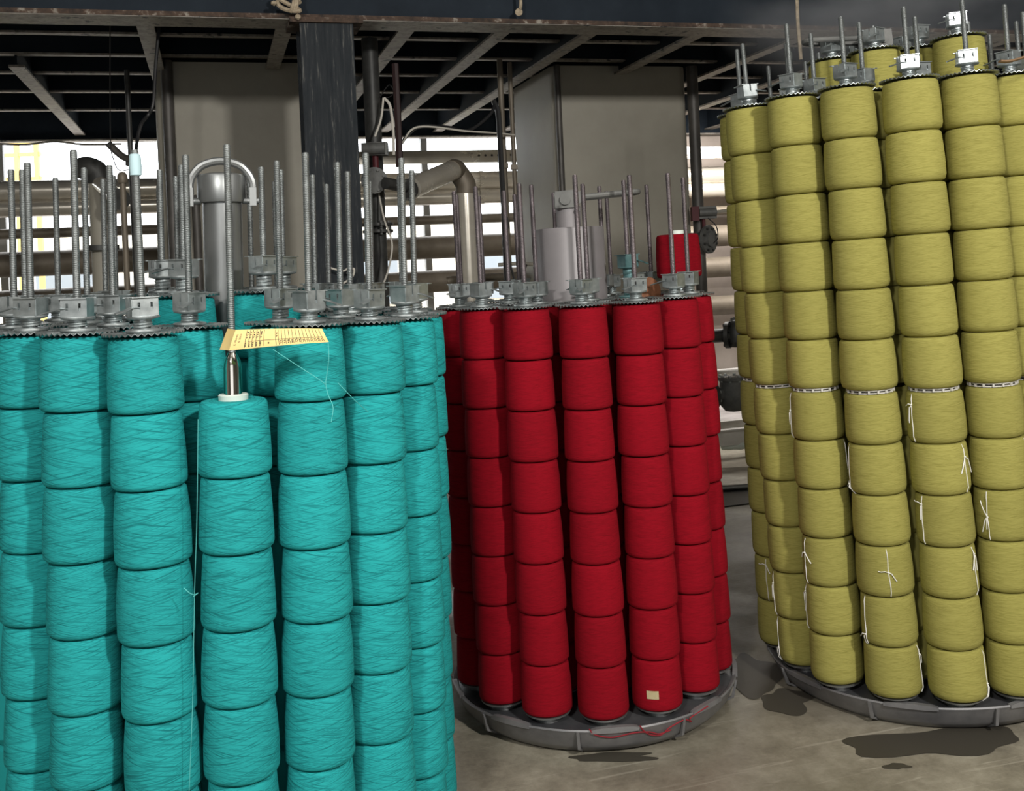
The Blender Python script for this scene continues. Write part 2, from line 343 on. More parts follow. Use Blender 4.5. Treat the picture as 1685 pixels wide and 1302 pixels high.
# ------------------------------------------------------------------ wall pipes
def run_pipe(label, h, dia, d, mat, seams, group='pipes along the back wall', s0=SL+0.02, s1=SR-0.02):
    t = thing('wall_pipe', label, 'pipe', Matrix.Translation(R((s0+s1)/2, d, CH+h)) @ MR, group)
    L = (s1-s0)/2
    MB().cyl((-L, 0, 0), (L, 0, 0), dia/2, 24).build('pipe_run', mat, t)
    if seams:
        for k in range(int(2*L/seams)):
            x = -L+0.4+k*seams
            MB().lathe([(dia/2, -0.02), (dia/2+0.006, -0.02), (dia/2+0.006, 0.02), (dia/2, 0.02)], 24, Matrix.Translation((x, 0, 0)) @ Matrix.Rotation(PI/2, 4, 'Y')).build('seam_band', mat, t)
    return t
run_pipe('thick silver clad pipe, uppermost along the back wall', 0.77, 0.17, 9.25, M['clad'], 1.1)
run_pipe('silver clad pipe just below the uppermost wall pipe', 0.625, 0.14, 9.25, M['clad'], 1.1)
run_pipe('thin dark pipe, third from the top along the back wall', 0.42, 0.085, 9.25, M['brown_pipe'], 0)
run_pipe('thick brown pipe, fourth from the top along the back wall', 0.17, 0.21, 9.25, M['brown_pipe'], 1.6)
run_pipe('thick brown pipe, fifth from the top along the back wall', -0.14, 0.20, 9.25, M['brown_pipe'], 1.6)
run_pipe('lowest brown pipe along the back wall, near the valve', -0.52, 0.19, 9.25, M['brown_pipe'], 1.6)
t = thing('steel_channel', 'flat steel channel with bolt holes spanning below the mezzanine', 'channel', Matrix.Translation(R(3.9, 9.0, CH+0.97)) @ MR)
MB().box((0, 0, 0), (6.4, 0.012, 0.11)).box((0, 0.03, 0.05), (6.4, 0.06, 0.01)).box((0, 0.03, -0.05), (6.4, 0.06, 0.01)).build('web', M['clad'], t, False)
for k in range(6):
    for s in (-1.55, 0.9):
        MB().cyl((s+k*0.06, -0.008, 0.005), (s+k*0.06, -0.002, 0.005), 0.011, 10).build('bolt_hole', M['pit'], t)
# ------------------------------------------------------------------ yarn package meshes
def package_mesh(name, mat, rb, rt, h, bulge=0.002, tube=0.021, n=64, low=0.0):
    e = 0.012
    prof = [(tube, 0.002), (rb*0.55, 0.001), (rb-0.018, 0.0), (rb-0.006-low, 0.0022), (rb-0.0015-low*0.4, 0.007), (rb, 0.015+low)]
    for k in range(1, 6):
        t = k/6; z = 0.015+low+(h-0.026-low)*t
        prof.append((rb+(rt-rb)*t+bulge*math.sin(PI*t), z))
    prof += [(rt, h-0.011), (rt-0.0015, h-0.006), (rt-0.0055, h-0.002), (rt-0.016, h-0.0003), (rt*0.6, h-0.001), (tube, h-0.002)]
    mb = MB(); k = len(prof); vs = []; fs = []; uvs = []
    rng = random.Random(hash(name) % 999)
    for i in range(n+1):
        a = PI/2+2*PI*i/n
        for r, z in prof: vs.append((r*math.cos(a), r*math.sin(a), z))
    for i in range(n):
        for q in range(k-1): fs.append((i*k+q, (i+1)*k+q, (i+1)*k+q+1, i*k+q+1))
    me = bpy.data.meshes.new(name); me.from_pydata(vs, [], fs); me.update(); me.materials.append(mat)
    # metre-true UVs: round the girth, then along the profile
    ln = [0.0]
    for q in range(1, k): ln.append(ln[-1]+math.dist(prof[q], prof[q-1]))
    ul = me.uv_layers.new(name='UVMap'); data = [0.0]*(2*len(me.loops))
    for li, lp in enumerate(me.loops):
        i, q = divmod(lp.vertex_index, k); data[2*li] = rb*2*PI*i/n; data[2*li+1] = ln[q]
    ul.data.foreach_set('uv', data)
    me.polygons.foreach_set('use_smooth', [True]*len(me.polygons))
    return me
PHC = {'teal': 0.169, 'red': 0.1645, 'yellow': 0.1658}
PK = {
 'teal': [package_mesh('yarn_package', M['teal'], 0.0836+dr, 0.0765+dr, PHC['teal']-0.001, b) for dr, b in ((0, 0.001), (0.0008, 0.0025), (-0.0012, 0.0015))],
 'red': [package_mesh('yarn_package', M['red'], 0.0828+dr, 0.0775+dr, PHC['red']-0.001, b) for dr, b in ((0, 0.0015), (0.0008, 0.002), (-0.0012, 0.001))],
 'yellow': [package_mesh('yarn_package', M['yellow'], 0.0898+dr, 0.0850+dr, PHC['yellow']-0.001, b, low=0.007) for dr, b in ((0, 0.001), (0.0008, 0.002), (-0.001, 0.0015))],
}
RB = {'teal': 0.0836, 'red': 0.0828, 'yellow': 0.0898}
RT = {'teal': 0.0765, 'red': 0.0775, 'yellow': 0.0850}
# ------------------------------------------------------------------ locking clamp meshes (shared)
def wavy_disc_mesh(rad, mat):
    n, teeth = 240, 40; mb = MB(); rs = [(0.024, 0), (0.060, 0), (rad-0.019, 0.15), (rad-0.009, 0.7), (rad, 1.0)]
    for top in (0.0, 0.0018):
        vs = []
        for i in range(n):
            a = 2*PI*i/n; ph = (i*teeth/n) % 1.0; tri = 4*abs(ph-0.5)-1
            for r, w in rs: vs.append((r*math.cos(a), r*math.sin(a), 0.005+top+w*0.0030*tri))
        k = len(rs); fs = []
        for i in range(n):
            j = (i+1) % n
            for q in range(k-1):
                f = (i*k+q, j*k+q, j*k+q+1, i*k+q+1)
                fs.append(f if top == 0 else f[::-1])
        mb.add(vs, fs)
    k = len(rs); off = n*k
    mb.f += [(i*k+k-1, ((i+1) % n)*k+k-1, off+((i+1) % n)*k+k-1, off+i*k+k-1) for i in range(n)]
    return mb.mesh('wavy_disc', mat, True, 40)
def clamp_meshes():
    me = {}
    me['seat_flange'] = MB().lathe([(0.012, 0.008), (0.037, 0.008), (0.039, 0.011), (0.037, 0.0145), (0.024, 0.017), (0.012, 0.017)], 24).mesh('seat_flange', M['zinc'])
    hel = [(0.0185*math.cos(a), 0.0185*math.sin(a), 0.017+0.019*i/47) for i in range(48) for a in (2*PI*3.5*i/47,)]
    me['spring'] = MB().tube(hel, 0.0026, 6).cyl((0, 0, 0.016), (0, 0, 0.038), 0.0125, 14).mesh('spring', M['zinc'])
    me['upper_flange'] = MB().lathe([(0.010, 0.033), (0.022, 0.033), (0.036, 0.0365), (0.0375, 0.039), (0.036, 0.0415), (0.010, 0.0415)], 24).mesh('upper_flange', M['zinc'])
    w, d, z0, h, th = 0.056, 0.050, 0.0415, 0.043, 0.003
    mb = MB()
    def wall(m, ww, slots, notch=False):
        zt = z0+h
        edges = [-ww/2]
        for x in slots: edges += [x-0.0028, x+0.0028]
        edges.append(ww/2)
        for i in range(0, len(edges), 2):
            mb.box(((edges[i]+edges[i+1])/2, 0, z0+h/2), (edges[i+1]-edges[i], th, h), m)
        for x in slots:
            mb.box((x, 0, z0+0.007), (0.0056, th, 0.014), m)
            if not notch: mb.box((x, 0, zt-0.006), (0.0056, th, 0.012), m)
    wall(Matrix.Translation((0, -d/2, 0)), w, [-0.014, 0.014])
    wall(Matrix.Translation((0, d/2, 0)), w, [])
    wall(Matrix.Translation((-w/2, 0, 0)) @ Matrix.Rotation(PI/2, 4, 'Z'), d, [0.0], True)
    wall(Matrix.Translation((w/2, 0, 0)) @ Matrix.Rotation(PI/2, 4, 'Z'), d, [])
    mb.box((0, d/2+0.004, z0+h-0.001), (w+0.014, 0.010, 0.0025)); mb.box((0, -d/2-0.003, z0+h-0.001), (w+0.004, 0.008, 0.0025))
    mb.box((0, 0, z0+0.012), (w-0.004, d-0.004, 0.016))
    me['housing'] = mb.mesh('housing', M['zinc'], False)
    pts = smooth_path([(-0.012, -0.015, 0.058), (-0.030, -0.026, 0.061), (-0.048, -0.034, 0.055), (-0.068, -0.036, 0.050)], 4)
    me['lever'] = MB().tube(pts, 0.0085, 8, 0.28).mesh('lever', M['zinc'])
    return me
CM = clamp_meshes()
for k in ('seat_flange', 'spring', 'upper_flange', 'housing', 'lever'):
    c_ = CM[k].copy(); c_.materials.clear(); c_.materials.append(M['teal_paint']); CM[k+'_teal'] = c_
WD = {c: wavy_disc_mesh({'teal': 0.0885, 'red': 0.0880, 'yellow': 0.0935}[c], M['disc']) for c in ('teal', 'red', 'yellow')}
ORD = ['first', 'second', 'third', 'fourth', 'fifth', 'sixth', 'seventh', 'eighth', 'ninth', 'tenth', 'eleventh', 'twelfth', 'thirteenth', 'fourteenth', 'fifteenth', 'sixteenth']
def screen_u(p):
    a = math.atan(ROLL); x, z = p.x/p.y*F, -(p.z-CH)/p.y*F
    return 842.5+x*math.cos(a)+z*math.sin(a)
def make_clamp(mw, color, label, yaw, group, lift=0.0, big=False, bare=False):
    t = thing('locking_clamp', label, 'clamp', mw @ Matrix.Rotation(yaw, 4, 'Z'), group)
    link('wavy_disc', WD[color], t)
    for k in ('seat_flange', 'spring', 'upper_flange') + (() if bare else ('housing', 'lever')):
        o = link(k, CM[k+'_teal'] if big else CM[k], t)
        if lift and k in ('upper_flange', 'housing', 'lever'): o.location.z = lift
        if lift and k == 'spring': o.scale.z = (0.022+lift)/0.022; o.location.z = 0.016*(1-o.scale.z)
    return t
# ------------------------------------------------------------------ carriers
PKGS = {}      # (colour, row, column, level from top) -> object
COLS = {}      # (colour, row, column) -> (x, y) in the carrier's own frame
CAR = {}
def make_carrier(color, word, base, tilt, RP, rings, nlev, ztop, rod_mat, vis, drop=lambda ri, ang: 0, rises=lambda ri, ang: 0, lean=lambda ri, ang: 0, extra=lambda ri, ang: 0, spacer_after=None, gap=0.0):
    PH = PHC[color]
    MC = Matrix.Translation(base) @ Matrix.Rotation(tilt, 4, 'Y'); CAR[color] = MC
    car = thing('yarn_carrier', f'round dyeing carrier loaded with {word} yarn packages on upright spindles', 'yarn carrier', MC)
    n = 96
    pan = MB().lathe([(0, 0.004), (RP*0.84, 0.004), (RP*0.90, 0.012), (RP*0.955, 0.040), (RP*0.985, 0.080), (RP, 0.094), (RP-0.003, 0.099), (RP-0.012, 0.096), (RP-0.022, 0.086)], n).build('base_pan', M['pan'], car)
    MB().lathe([(0, 0.094), (RP-0.021, 0.091), (RP-0.018, 0.07), (0, 0.07)], n).build('deck', M['pan_deck'], pan)
    for k in range(9):
        a = k*2*PI/9+0.35+(0.2 if color == 'yellow' else 0); rib = MB()
        prof = [(RP*0.86, 0.008), (RP*0.965, 0.036), (RP*1.0, 0.094), (RP*1.012, 0.094), (RP*0.985, 0.034), (RP*0.87, 0.001)]
        vs = []
        for da in (-0.009, 0.009):
            vs += [(r*math.cos(a+da), r*math.sin(a+da), z) for r, z in prof]
        m_ = len(prof); rib.add(vs, [tuple(range(m_))[::-1], tuple(range(m_, 2*m_))]+[(i, (i+1) % m_, m_+(i+1) % m_, m_+i) for i in range(m_)])
        rib.build('rib', M['pan'], pan, False)
        lip = MB(); vs = []; fs = []; q = 10
        for i in range(q+1):
            aa = a+0.08+0.30*i/q; e = 0.008*math.sin(PI*i/q)**0.5
            for r, z in ((RP-0.014, 0.093), (RP-0.014, 0.099+e), (RP+0.003, 0.099+e), (RP+0.003, 0.089)): vs.append((r*math.cos(aa), r*math.sin(aa), z))
        for i in range(q):
            for j in range(4): fs.append((i*4+j, (i+1)*4+j, (i+1)*4+(j+1) % 4, i*4+(j+1) % 4))
        fs += [(0, 1, 2, 3), tuple(q*4+j for j in (3, 2, 1, 0))]
        lip.add(vs, fs).build('rim_lip', M['pan'], pan, False)
    z0 = 0.114 if color == 'teal' else 0.122
    seat = MB().lathe([(0.03, 0.09), (0.045, 0.09), (0.043, 0.108), (0.066, 0.111), (0.075, 0.114), (0.076, 0.119), (0.06, 0.122), (0.02, 0.122)], 28).mesh('seat', M['stainless'])
    sleeves = {}
    def spindle_mesh(ztop_sleeve, zrod):
        key = (round(ztop_sleeve, 3), round(zrod, 3))
        if key not in sleeves:
            rs, rr = 0.0205, 0.0082
            prof = [(rs, 0.088), (rs, ztop_sleeve-0.03), (rs*0.86, ztop_sleeve-0.014), (rs*0.55, ztop_sleeve-0.002), (rr+0.001, ztop_sleeve+0.003)]
            sleeves[key] = (MB().lathe(prof, 20).mesh('spindle_sleeve', M['chrome'], True, 60),
                            MB().lathe([(rr, ztop_sleeve), (rr, zrod-0.006), (rr*0.8, zrod-0.001), (0.0, zrod)], 12).mesh('threaded_rod', rod_mat, True, 50))
        return sleeves[key]
    info = []
    for ri, (rr, nn, off, rise) in enumerate(rings):
        for k in range(nn):
            ang = off+k*360.0/nn; ang = (ang+180) % 360-180
            a = math.radians(ang); x, y = rr*math.sin(a), -rr*math.cos(a)
            if ri == 0: row = 'front row' if vis[0] <= ang <= vis[1] else 'back row'
            else: row = ['', 'middle ring', 'inner ring'][ri]
            info.append([ri, ang, x, y, row, rise])
    order = {}
    for row in ('front row', 'back row', 'middle ring', 'inner ring'):
        lst = [i for i in info if i[4] == row]
        lst.sort(key=lambda i: screen_u(MC @ Vector((i[2], i[3], z0+nlev*PH))))
        for j, i in enumerate(lst): i.append(j)
        order[row] = lst
    camv = MC.inverted() @ Vector((0, 0, CH))
    hid = MB()
    for ri, ang, x, y, row, rise, j in info:
        key = (color, row, j); rise += rises(ri, ang); lx = lean(ri, ang)
        K = Matrix.Translation((x-lx*0.9, y, 0)) @ Matrix.Rotation(lx, 4, 'Y'); MK = MC @ K; COLS[key] = MK
        top = nlev + extra(ri, ang)
        cnt = top - drop(ri, ang)
        rng = random.Random(j*31+ri*7+len(color))
        bottom = z0+rise+rng.uniform(-0.003, 0.003)
        view = (ang-math.degrees(math.atan2(-base[0], base[1]))+180) % 360-180
        show = cnt if row == 'front row' else (3 if ri == 1 and abs(view) < 70 else 1)
        sp_z = bottom+cnt*PH+gap
        zr = ztop+rng.uniform(-0.012, 0.012)
        if color == 'yellow' and ri == 2: zr = ztop+0.01
        if color == 'red' and row == 'back row' and abs(ang-103.4) < 3: zr = sp_z+0.22
        short = cnt < top
        sl, rd = spindle_mesh((sp_z+0.102) if short else (sp_z-0.02), zr)
        spn = link('spindle', sl, car, K); link('threaded_rod', rd, spn)
        link('seat', seat, spn)
        cl = K.inverted() @ camv; face = math.atan2(cl.x, -cl.y)
        if show < cnt:                                           # the lower, wholly hidden packages of this column
            rb, rt = RB[color], RT[color]; prof = []
            for lev in range(cnt-show):
                z = bottom+lev*PH+(gap if spacer_after and cnt-lev <= spacer_after else 0)
                prof += [(0.021, z), (rb-0.012, z), (rb, z+0.018), (rt, z+PH-0.014), (rt-0.014, z+PH-0.002), (0.021, z+PH-0.002)]
            hid.lathe(prof, 20, K)
        for lev in range(cnt-show, cnt):                         # lev counts from the bottom
            fromtop = cnt-lev
            zz = bottom+lev*PH+(gap if spacer_after and fromtop <= spacer_after else 0)
            yaw = face+rng.uniform(-0.5, 0.5)
            me = PK[color][rng.randrange(3)]
            px, py = rng.uniform(-0.0015, 0.0015), rng.uniform(-0.0015, 0.0015)
            mw = MK @ Matrix.Translation((px, py, zz)) @ Matrix.Rotation(yaw, 4, 'Z')
            o = link('yarn_package', me); o.matrix_world = mw
            lvl = 'topmost' if fromtop == 1 else ORD[fromtop-1]+' from the top'
            tag(o, f'{word} yarn package, {lvl} in the {ORD[j]} column from left, {row}', 'yarn package', f'{word} yarn packages on the carrier')
            PKGS[(color, row, j, fromtop)] = (o, yaw-face)
        if gap and row == 'front row':
            zz = bottom+(cnt-spacer_after)*PH
            s = MB().lathe([(0.021, 0.0), (0.072, 0.0), (0.072, 0.003), (0.021, 0.003)], 32)
            s.lathe([(0.021, gap-0.003), (0.072, gap-0.003), (0.072, gap), (0.021, gap)], 32).cyl((0, 0, 0), (0, 0, gap), 0.05, 24)
            t = thing('spacer_ring', f'white pegged spacer ring halfway down the {ORD[j]} column from left, {word} carrier', 'spacer', MK @ Matrix.Translation((0, 0, zz)), 'spacer rings between packages')
            s.build('ring', M['frame_white'], t)
            pg = None
            for q in range(16):
                aq = 2*PI*q/16
                if pg is None: pg = MB().box((0, 0, gap/2), (0.006, 0.006, gap-0.001)).mesh('peg', M['frame_white'], False)
                link('peg', pg, t, Matrix.Translation((0.074*math.cos(aq), 0.074*math.sin(aq), 0)) @ Matrix.Rotation(aq, 4, 'Z'))
        perch = color == 'red' and row == 'back row' and abs(ang-103.4) < 3
        if not short:
            mw = MK @ Matrix.Translation((0, 0, sp_z))
            lift = 0.014 if (color == 'teal' and ri == 2) else (rng.choice([0, 0, 0.003, 0.006]))
            odd = color == 'red' and ri == 1 and abs(ang-55) < 3
            lab = f'zinc locking clamp topping the {ORD[j]} column from left, {row} of {word} carrier'
            make_clamp(mw, color, 'teal-stained locking clamp raised on a long spring above the dark red packages' if odd else lab, face+rng.choice([-0.75, 0.35, 0.6, 0.8, 2.2, -0.5, 0.9])+rng.uniform(-0.2, 0.2), f'locking clamps on the {word} carrier', 0.075 if odd else 0.02 if perch else lift, odd, perch)
    h = hid.build('hidden_yarn_packages', M[color]); h.matrix_world = MC; h['kind'] = 'stuff'
    tag(h, f'mass of {word} yarn packages inside the carrier behind the outer columns', 'yarn packages')
    return car, order

# teal, red and olive-yellow carriers
PH = PHC['red']
TB = (-0.8286, 2.8485, 0.0); RD = (0.2299, 3.7786, 0.0); YB = (1.4717, 3.867, 0.0)
car_t, ord_t = make_carrier('teal', 'teal', TB, 0.021, 0.61, [(0.5225, 18, -2.9, 0), (0.35, 10, 2, 0.0), (0.172, 5, -20, 0.075)], 8, 1.885, M['rod'], (-46, 106), drop=lambda ri, ang: 1 if ri == 0 and abs(ang-17) < 3 else 0, rises=lambda ri, ang: 0.018 if ri == 0 and abs(ang-17) < 3 else 0, lean=lambda ri, ang: -0.022 if ri == 0 and abs(ang+2.9) < 3 else 0)
car_r, ord_r = make_carrier('red', 'dark red', RD, -0.009, 0.513, [(0.42, 14, 0.5, 0), (0.235, 8, 10, 0)], 8, 1.856, M['rod_red'], (-80, 82))
car_y, ord_y = make_carrier('yellow', 'olive yellow', YB, -0.034, 0.565, [(0.5025, 16, 13.6, 0), (0.325, 11, -28, 0), (0.16, 5, -20, 0)], 12, 2.375, M['rod'], (-106, 38), lean=lambda ri, ang: -0.022 if ri == 0 and abs(ang+76) < 3 else 0, extra=lambda ri, ang: 1 if ri == 2 or (ri == 1 and abs(ang-37.4) < 4) else 0, spacer_after=6, gap=0.012)

def box_tf(mb, c, d, m): return mb.box(c, d, m)
# central lifting post of the teal carrier: stainless pipe with a bow handle
post = MB().lathe([(0.0, 0.088), (0.0525, 0.088), (0.0525, 1.835), (0.058, 1.840), (0.058, 1.862), (0.050, 1.866), (0.0, 1.866)], 32).build('lifting_post', M['stainless'], car_t)
MB().lathe([(0.053, 1.79), (0.064, 1.792), (0.066, 1.80), (0.066, 1.862), (0.062, 1.868), (0.04, 1.872), (0.0, 1.872)], 32).build('collar', M['stainless'], post)
arc = [(-0.083, -0.02, 1.815), (-0.083, -0.02, 1.845), (-0.070, -0.02, 1.873), (-0.045, -0.02, 1.895), (0, -0.02, 1.905), (0.045, -0.02, 1.895), (0.070, -0.02, 1.873), (0.083, -0.02, 1.845), (0.083, -0.02, 1.815)]
hd = MB().tube(smooth_path(arc, 4), 0.0115, 10).build('bow_handle', M['stainless'], post); hd.matrix_local = Matrix.Rotation(0.25, 4, 'Z')
br = MB()
for sx in (-1, 1):
    br.box((sx*0.083, -0.02, 1.806), (0.018, 0.024, 0.05)); br.cyl((sx*0.055, -0.02, 1.795), (sx*0.10, -0.02, 1.795), 0.009, 12)
br.build('handle_bracket', M['stainless'], post).matrix_local = Matrix.Rotation(0.25, 4, 'Z')
# central column of the red carrier: wide grey cylinder, neck and fork lever
cyl = MB().lathe([(0.0, 0.088), (0.126, 0.088), (0.126, 1.700), (0.123, 1.706), (0.0, 1.706)], 48).build('central_column', M['grey_post'], car_r)
MB().lathe([(0.045, 1.70), (0.045, 1.782), (0.040, 1.786), (0.0, 1.786)], 28).build('neck', M['grey_post'], cyl)
def fork(parent, z, sgn, mat):
    lv = bpy.data.objects.new('fork_lever', None); COL.objects.link(lv); lv.parent = parent
    lv.matrix_local = Matrix.Translation((0, 0, z)) @ Matrix.Rotation(-0.05*sgn, 4, 'Y')
    mb = MB()
    for sy in (-1, 1):
        ring = [(-0.05*sgn, 0.0), (-0.045*sgn, 0.055), (0.02*sgn, 0.055), (0.056*sgn, 0.042), (0.056*sgn, 0.012), (0.02*sgn, -0.008), (-0.045*sgn, -0.006)]
        n = len(ring); vs = [(x, sy*0.050+o, z_) for o in (-0.006, 0.006) for x, z_ in ring]
        mb.add(vs, [tuple(range(n)), tuple(range(n, 2*n))[::-1]]+[(i, (i+1) % n, n+(i+1) % n, n+i) for i in range(n)])
    mb.cyl((-0.012*sgn, -0.066, 0.022), (-0.012*sgn, 0.066, 0.022), 0.019, 18).cyl((0.03*sgn, -0.06, -0.02), (0.03*sgn, 0.06, -0.02), 0.008, 12)
    mb.box((0, 0, 0.03), (0.08, 0.09, 0.03))
    mb.build('lever_cheek', mat, lv, False)
    bow = [(0.03*sgn, -0.044, 0.026), (0.15*sgn, -0.040, 0.026), (0.235*sgn, -0.034, 0.026), (0.256*sgn, -0.018, 0.026), (0.26*sgn, 0, 0.026), (0.256*sgn, 0.018, 0.026), (0.235*sgn, 0.034, 0.026), (0.15*sgn, 0.040, 0.026), (0.03*sgn, 0.044, 0.026)]
    MB().tube(smooth_path(bow, 4), 0.0105, 10).build('lever_bow', mat, lv)
fork(cyl, 1.786, 1, M['iron'])
# central post of the yellow carrier
py = MB().lathe([(0.0, 0.088), (0.05, 0.088), (0.05, 2.355), (0.04, 2.36), (0.0, 2.36)], 32).build('lifting_post', M['stainless'], car_y)
fork(py, 2.335, -1, M['iron'])
# ------------------------------------------------------------------ loose package on the red carrier
rk = [k for k in COLS if k[0] == 'red' and k[1] == 'back row']
best = min(rk, key=lambda k: abs(screen_u(COLS[k] @ Vector((0, 0, 1.6)))-1117))
lp = thing('yarn_package', 'dark red yarn package with white tube, perched above the rear locking clamps', 'yarn package', COLS[best] @ Matrix.Translation((0, 0, 0.122+8*PH+0.0425+0.02)), 'dark red yarn packages on the carrier')
link('yarn_body', PK['red'][1], lp)
MB().lathe([(0.020, 0.0), (0.030, 0.0), (0.030, PH+0.010), (0.028, PH+0.013), (0.020, PH+0.013)], 28).build('tube', M['white_tube'], lp)
PH = PHC['teal']
# pale tube end on the short teal column
sk = [k for k in COLS if k[0] == 'teal' and k[1] == 'front row']
sk = min(sk, key=lambda k: abs(screen_u(COLS[k] @ Vector((0, 0, 1.3)))-390))
tp = PKGS[('teal', 'front row', sk[2], 1)][0]
MB().lathe([(0.0205, PH-0.03), (0.031, PH-0.03), (0.033, PH+0.004), (0.0335, PH+0.009), (0.031, PH+0.011), (0.0205, PH+0.011)], 32).build('tube', M['white_tube'], tp)
tp['label'] = 'teal yarn package with pale tube end showing under the polished spindle nose'
PH = PHC['yellow']
# faded sticker on the lowest package of a red column
ck = [k for k in COLS if k[0] == 'red' and k[1] == 'front row']
ck = min(ck, key=lambda k: abs(screen_u(COLS[k] @ Vector((0, 0, 0.25)))-1085))
o_, yo = PKGS[('red', 'front row', ck[2], 8)]
def on_package(o, yo, color, az, z, out=0.0012):
    """point on a package skin: az is degrees to the right of the line towards the eye"""
    a = math.radians(az)-yo; r = RB[color]+(RT[color]-RB[color])*max(0, min(1, (z-0.02)/(PH-0.036)))+0.0015
    if z > PH-0.012: r -= (z-(PH-0.012))*0.9
    if z < 0.02: r -= (0.02-z)**2*(30 if color == 'yellow' else 18)
    return Vector(((r+out)*math.sin(a), -(r+out)*math.cos(a), z))
mb = MB(); vs = []
for i in range(6):
    for z in (0.045, 0.071): vs.append(on_package(o_, yo, 'red', -24+i*5.4, z, 0.0012))
mb.add(vs, [(2*i, 2*i+2, 2*i+3, 2*i+1) for i in range(5)])
mb.build('sticker', M['label'], o_)
o_['label'] = 'dark red yarn package with a faded paper sticker, lowest in its column'
# ------------------------------------------------------------------ white ties on the olive-yellow packages
def tie(col_j, lev, az, knot_z, tails, full=True):
    if ('yellow', 'front row', col_j, lev) not in PKGS: return
    o, yo = PKGS[('yellow', 'front row', col_j, lev)]
    P = lambda a, z, q=0.0016: on_package(o, yo, 'yellow', a, z, q)
    mb = MB()
    if full:
        mb.tube([P(az-1.5+3*i/10+0.8*math.sin(i), PH-0.006-(PH-0.012)*i/10) for i in range(11)], 0.0014, 6)
    for da, dz in tails:
        mb.tube([P(az, knot_z, 0.002), P(az+da*0.35, knot_z+dz*0.25+0.004, 0.006), P(az+da*0.75, knot_z+dz*0.7, 0.005), P(az+da, knot_z+dz, 0.004)], 0.0019, 6, 0.8)
    mb.lathe([(0.0, -0.004), (0.004, 0), (0.0, 0.004)], 8, Matrix.Translation(P(az, knot_z, 0.003)))
    mb.build('tie_string', M['string'], o)
    if not o['label'].startswith('string'): o['label'] = 'string-tied '+o['label'].replace(' from the top', ' down')
DN = [(-6, -0.055), (4, -0.06)]
FR = sorted([k[2] for k in COLS if k[0] == 'yellow' and k[1] == 'front row'], key=lambda j: COLS[('yellow', 'front row', j)].translation.x)
jj = lambda n: n                                     # columns are numbered from the left already
for a_ in ((4, 7, -52, 0.125, [(-22, -0.008), (-8, -0.06), (-12, -0.055)]), (4, 8, 58, 0.12, [(-16, -0.05), (22, -0.055)]), (3, 8, -72, 0.03, [(6, -0.05), (3, -0.06)]),
           (4, 9, -48, 0.135, [(-26, 0.004), (-3, -0.05)]), (5, 9, -30, 0.08, [(-14, 0.05), (-12, -0.05), (-2, -0.04)]), (3, 10, 8, 0.085, [(-20, 0.004), (14, -0.028)]),
           (4, 10, 62, 0.14, [(-10, -0.05), (4, -0.055)]), (3, 11, -55, 0.035, [(-24, -0.02), (-8, -0.045)]), (2, 10, -60, 0.11, [(-14, -0.02), (20, -0.03)]),
           (2, 11, -78, 0.135, [(-20, -0.05), (-4, -0.07)]), (1, 11, -70, 0.12, DN), (1, 12, -75, 0.05, [(-16, -0.03), (-4, -0.05)]), (4, 12, 72, 0.05, DN), (5, 8, 70, 0.05, DN),
           (2, 8, 72, 0.06, [(6, -0.05), (3, -0.06)]), (2, 7, -74, 0.10, [(-4, -0.05)]), (0, 11, -30, 0.14, [(-20, 0.0), (10, -0.03)]), (3, 12, 76, 0.13, [(4, -0.03)])):
    tie(*a_)
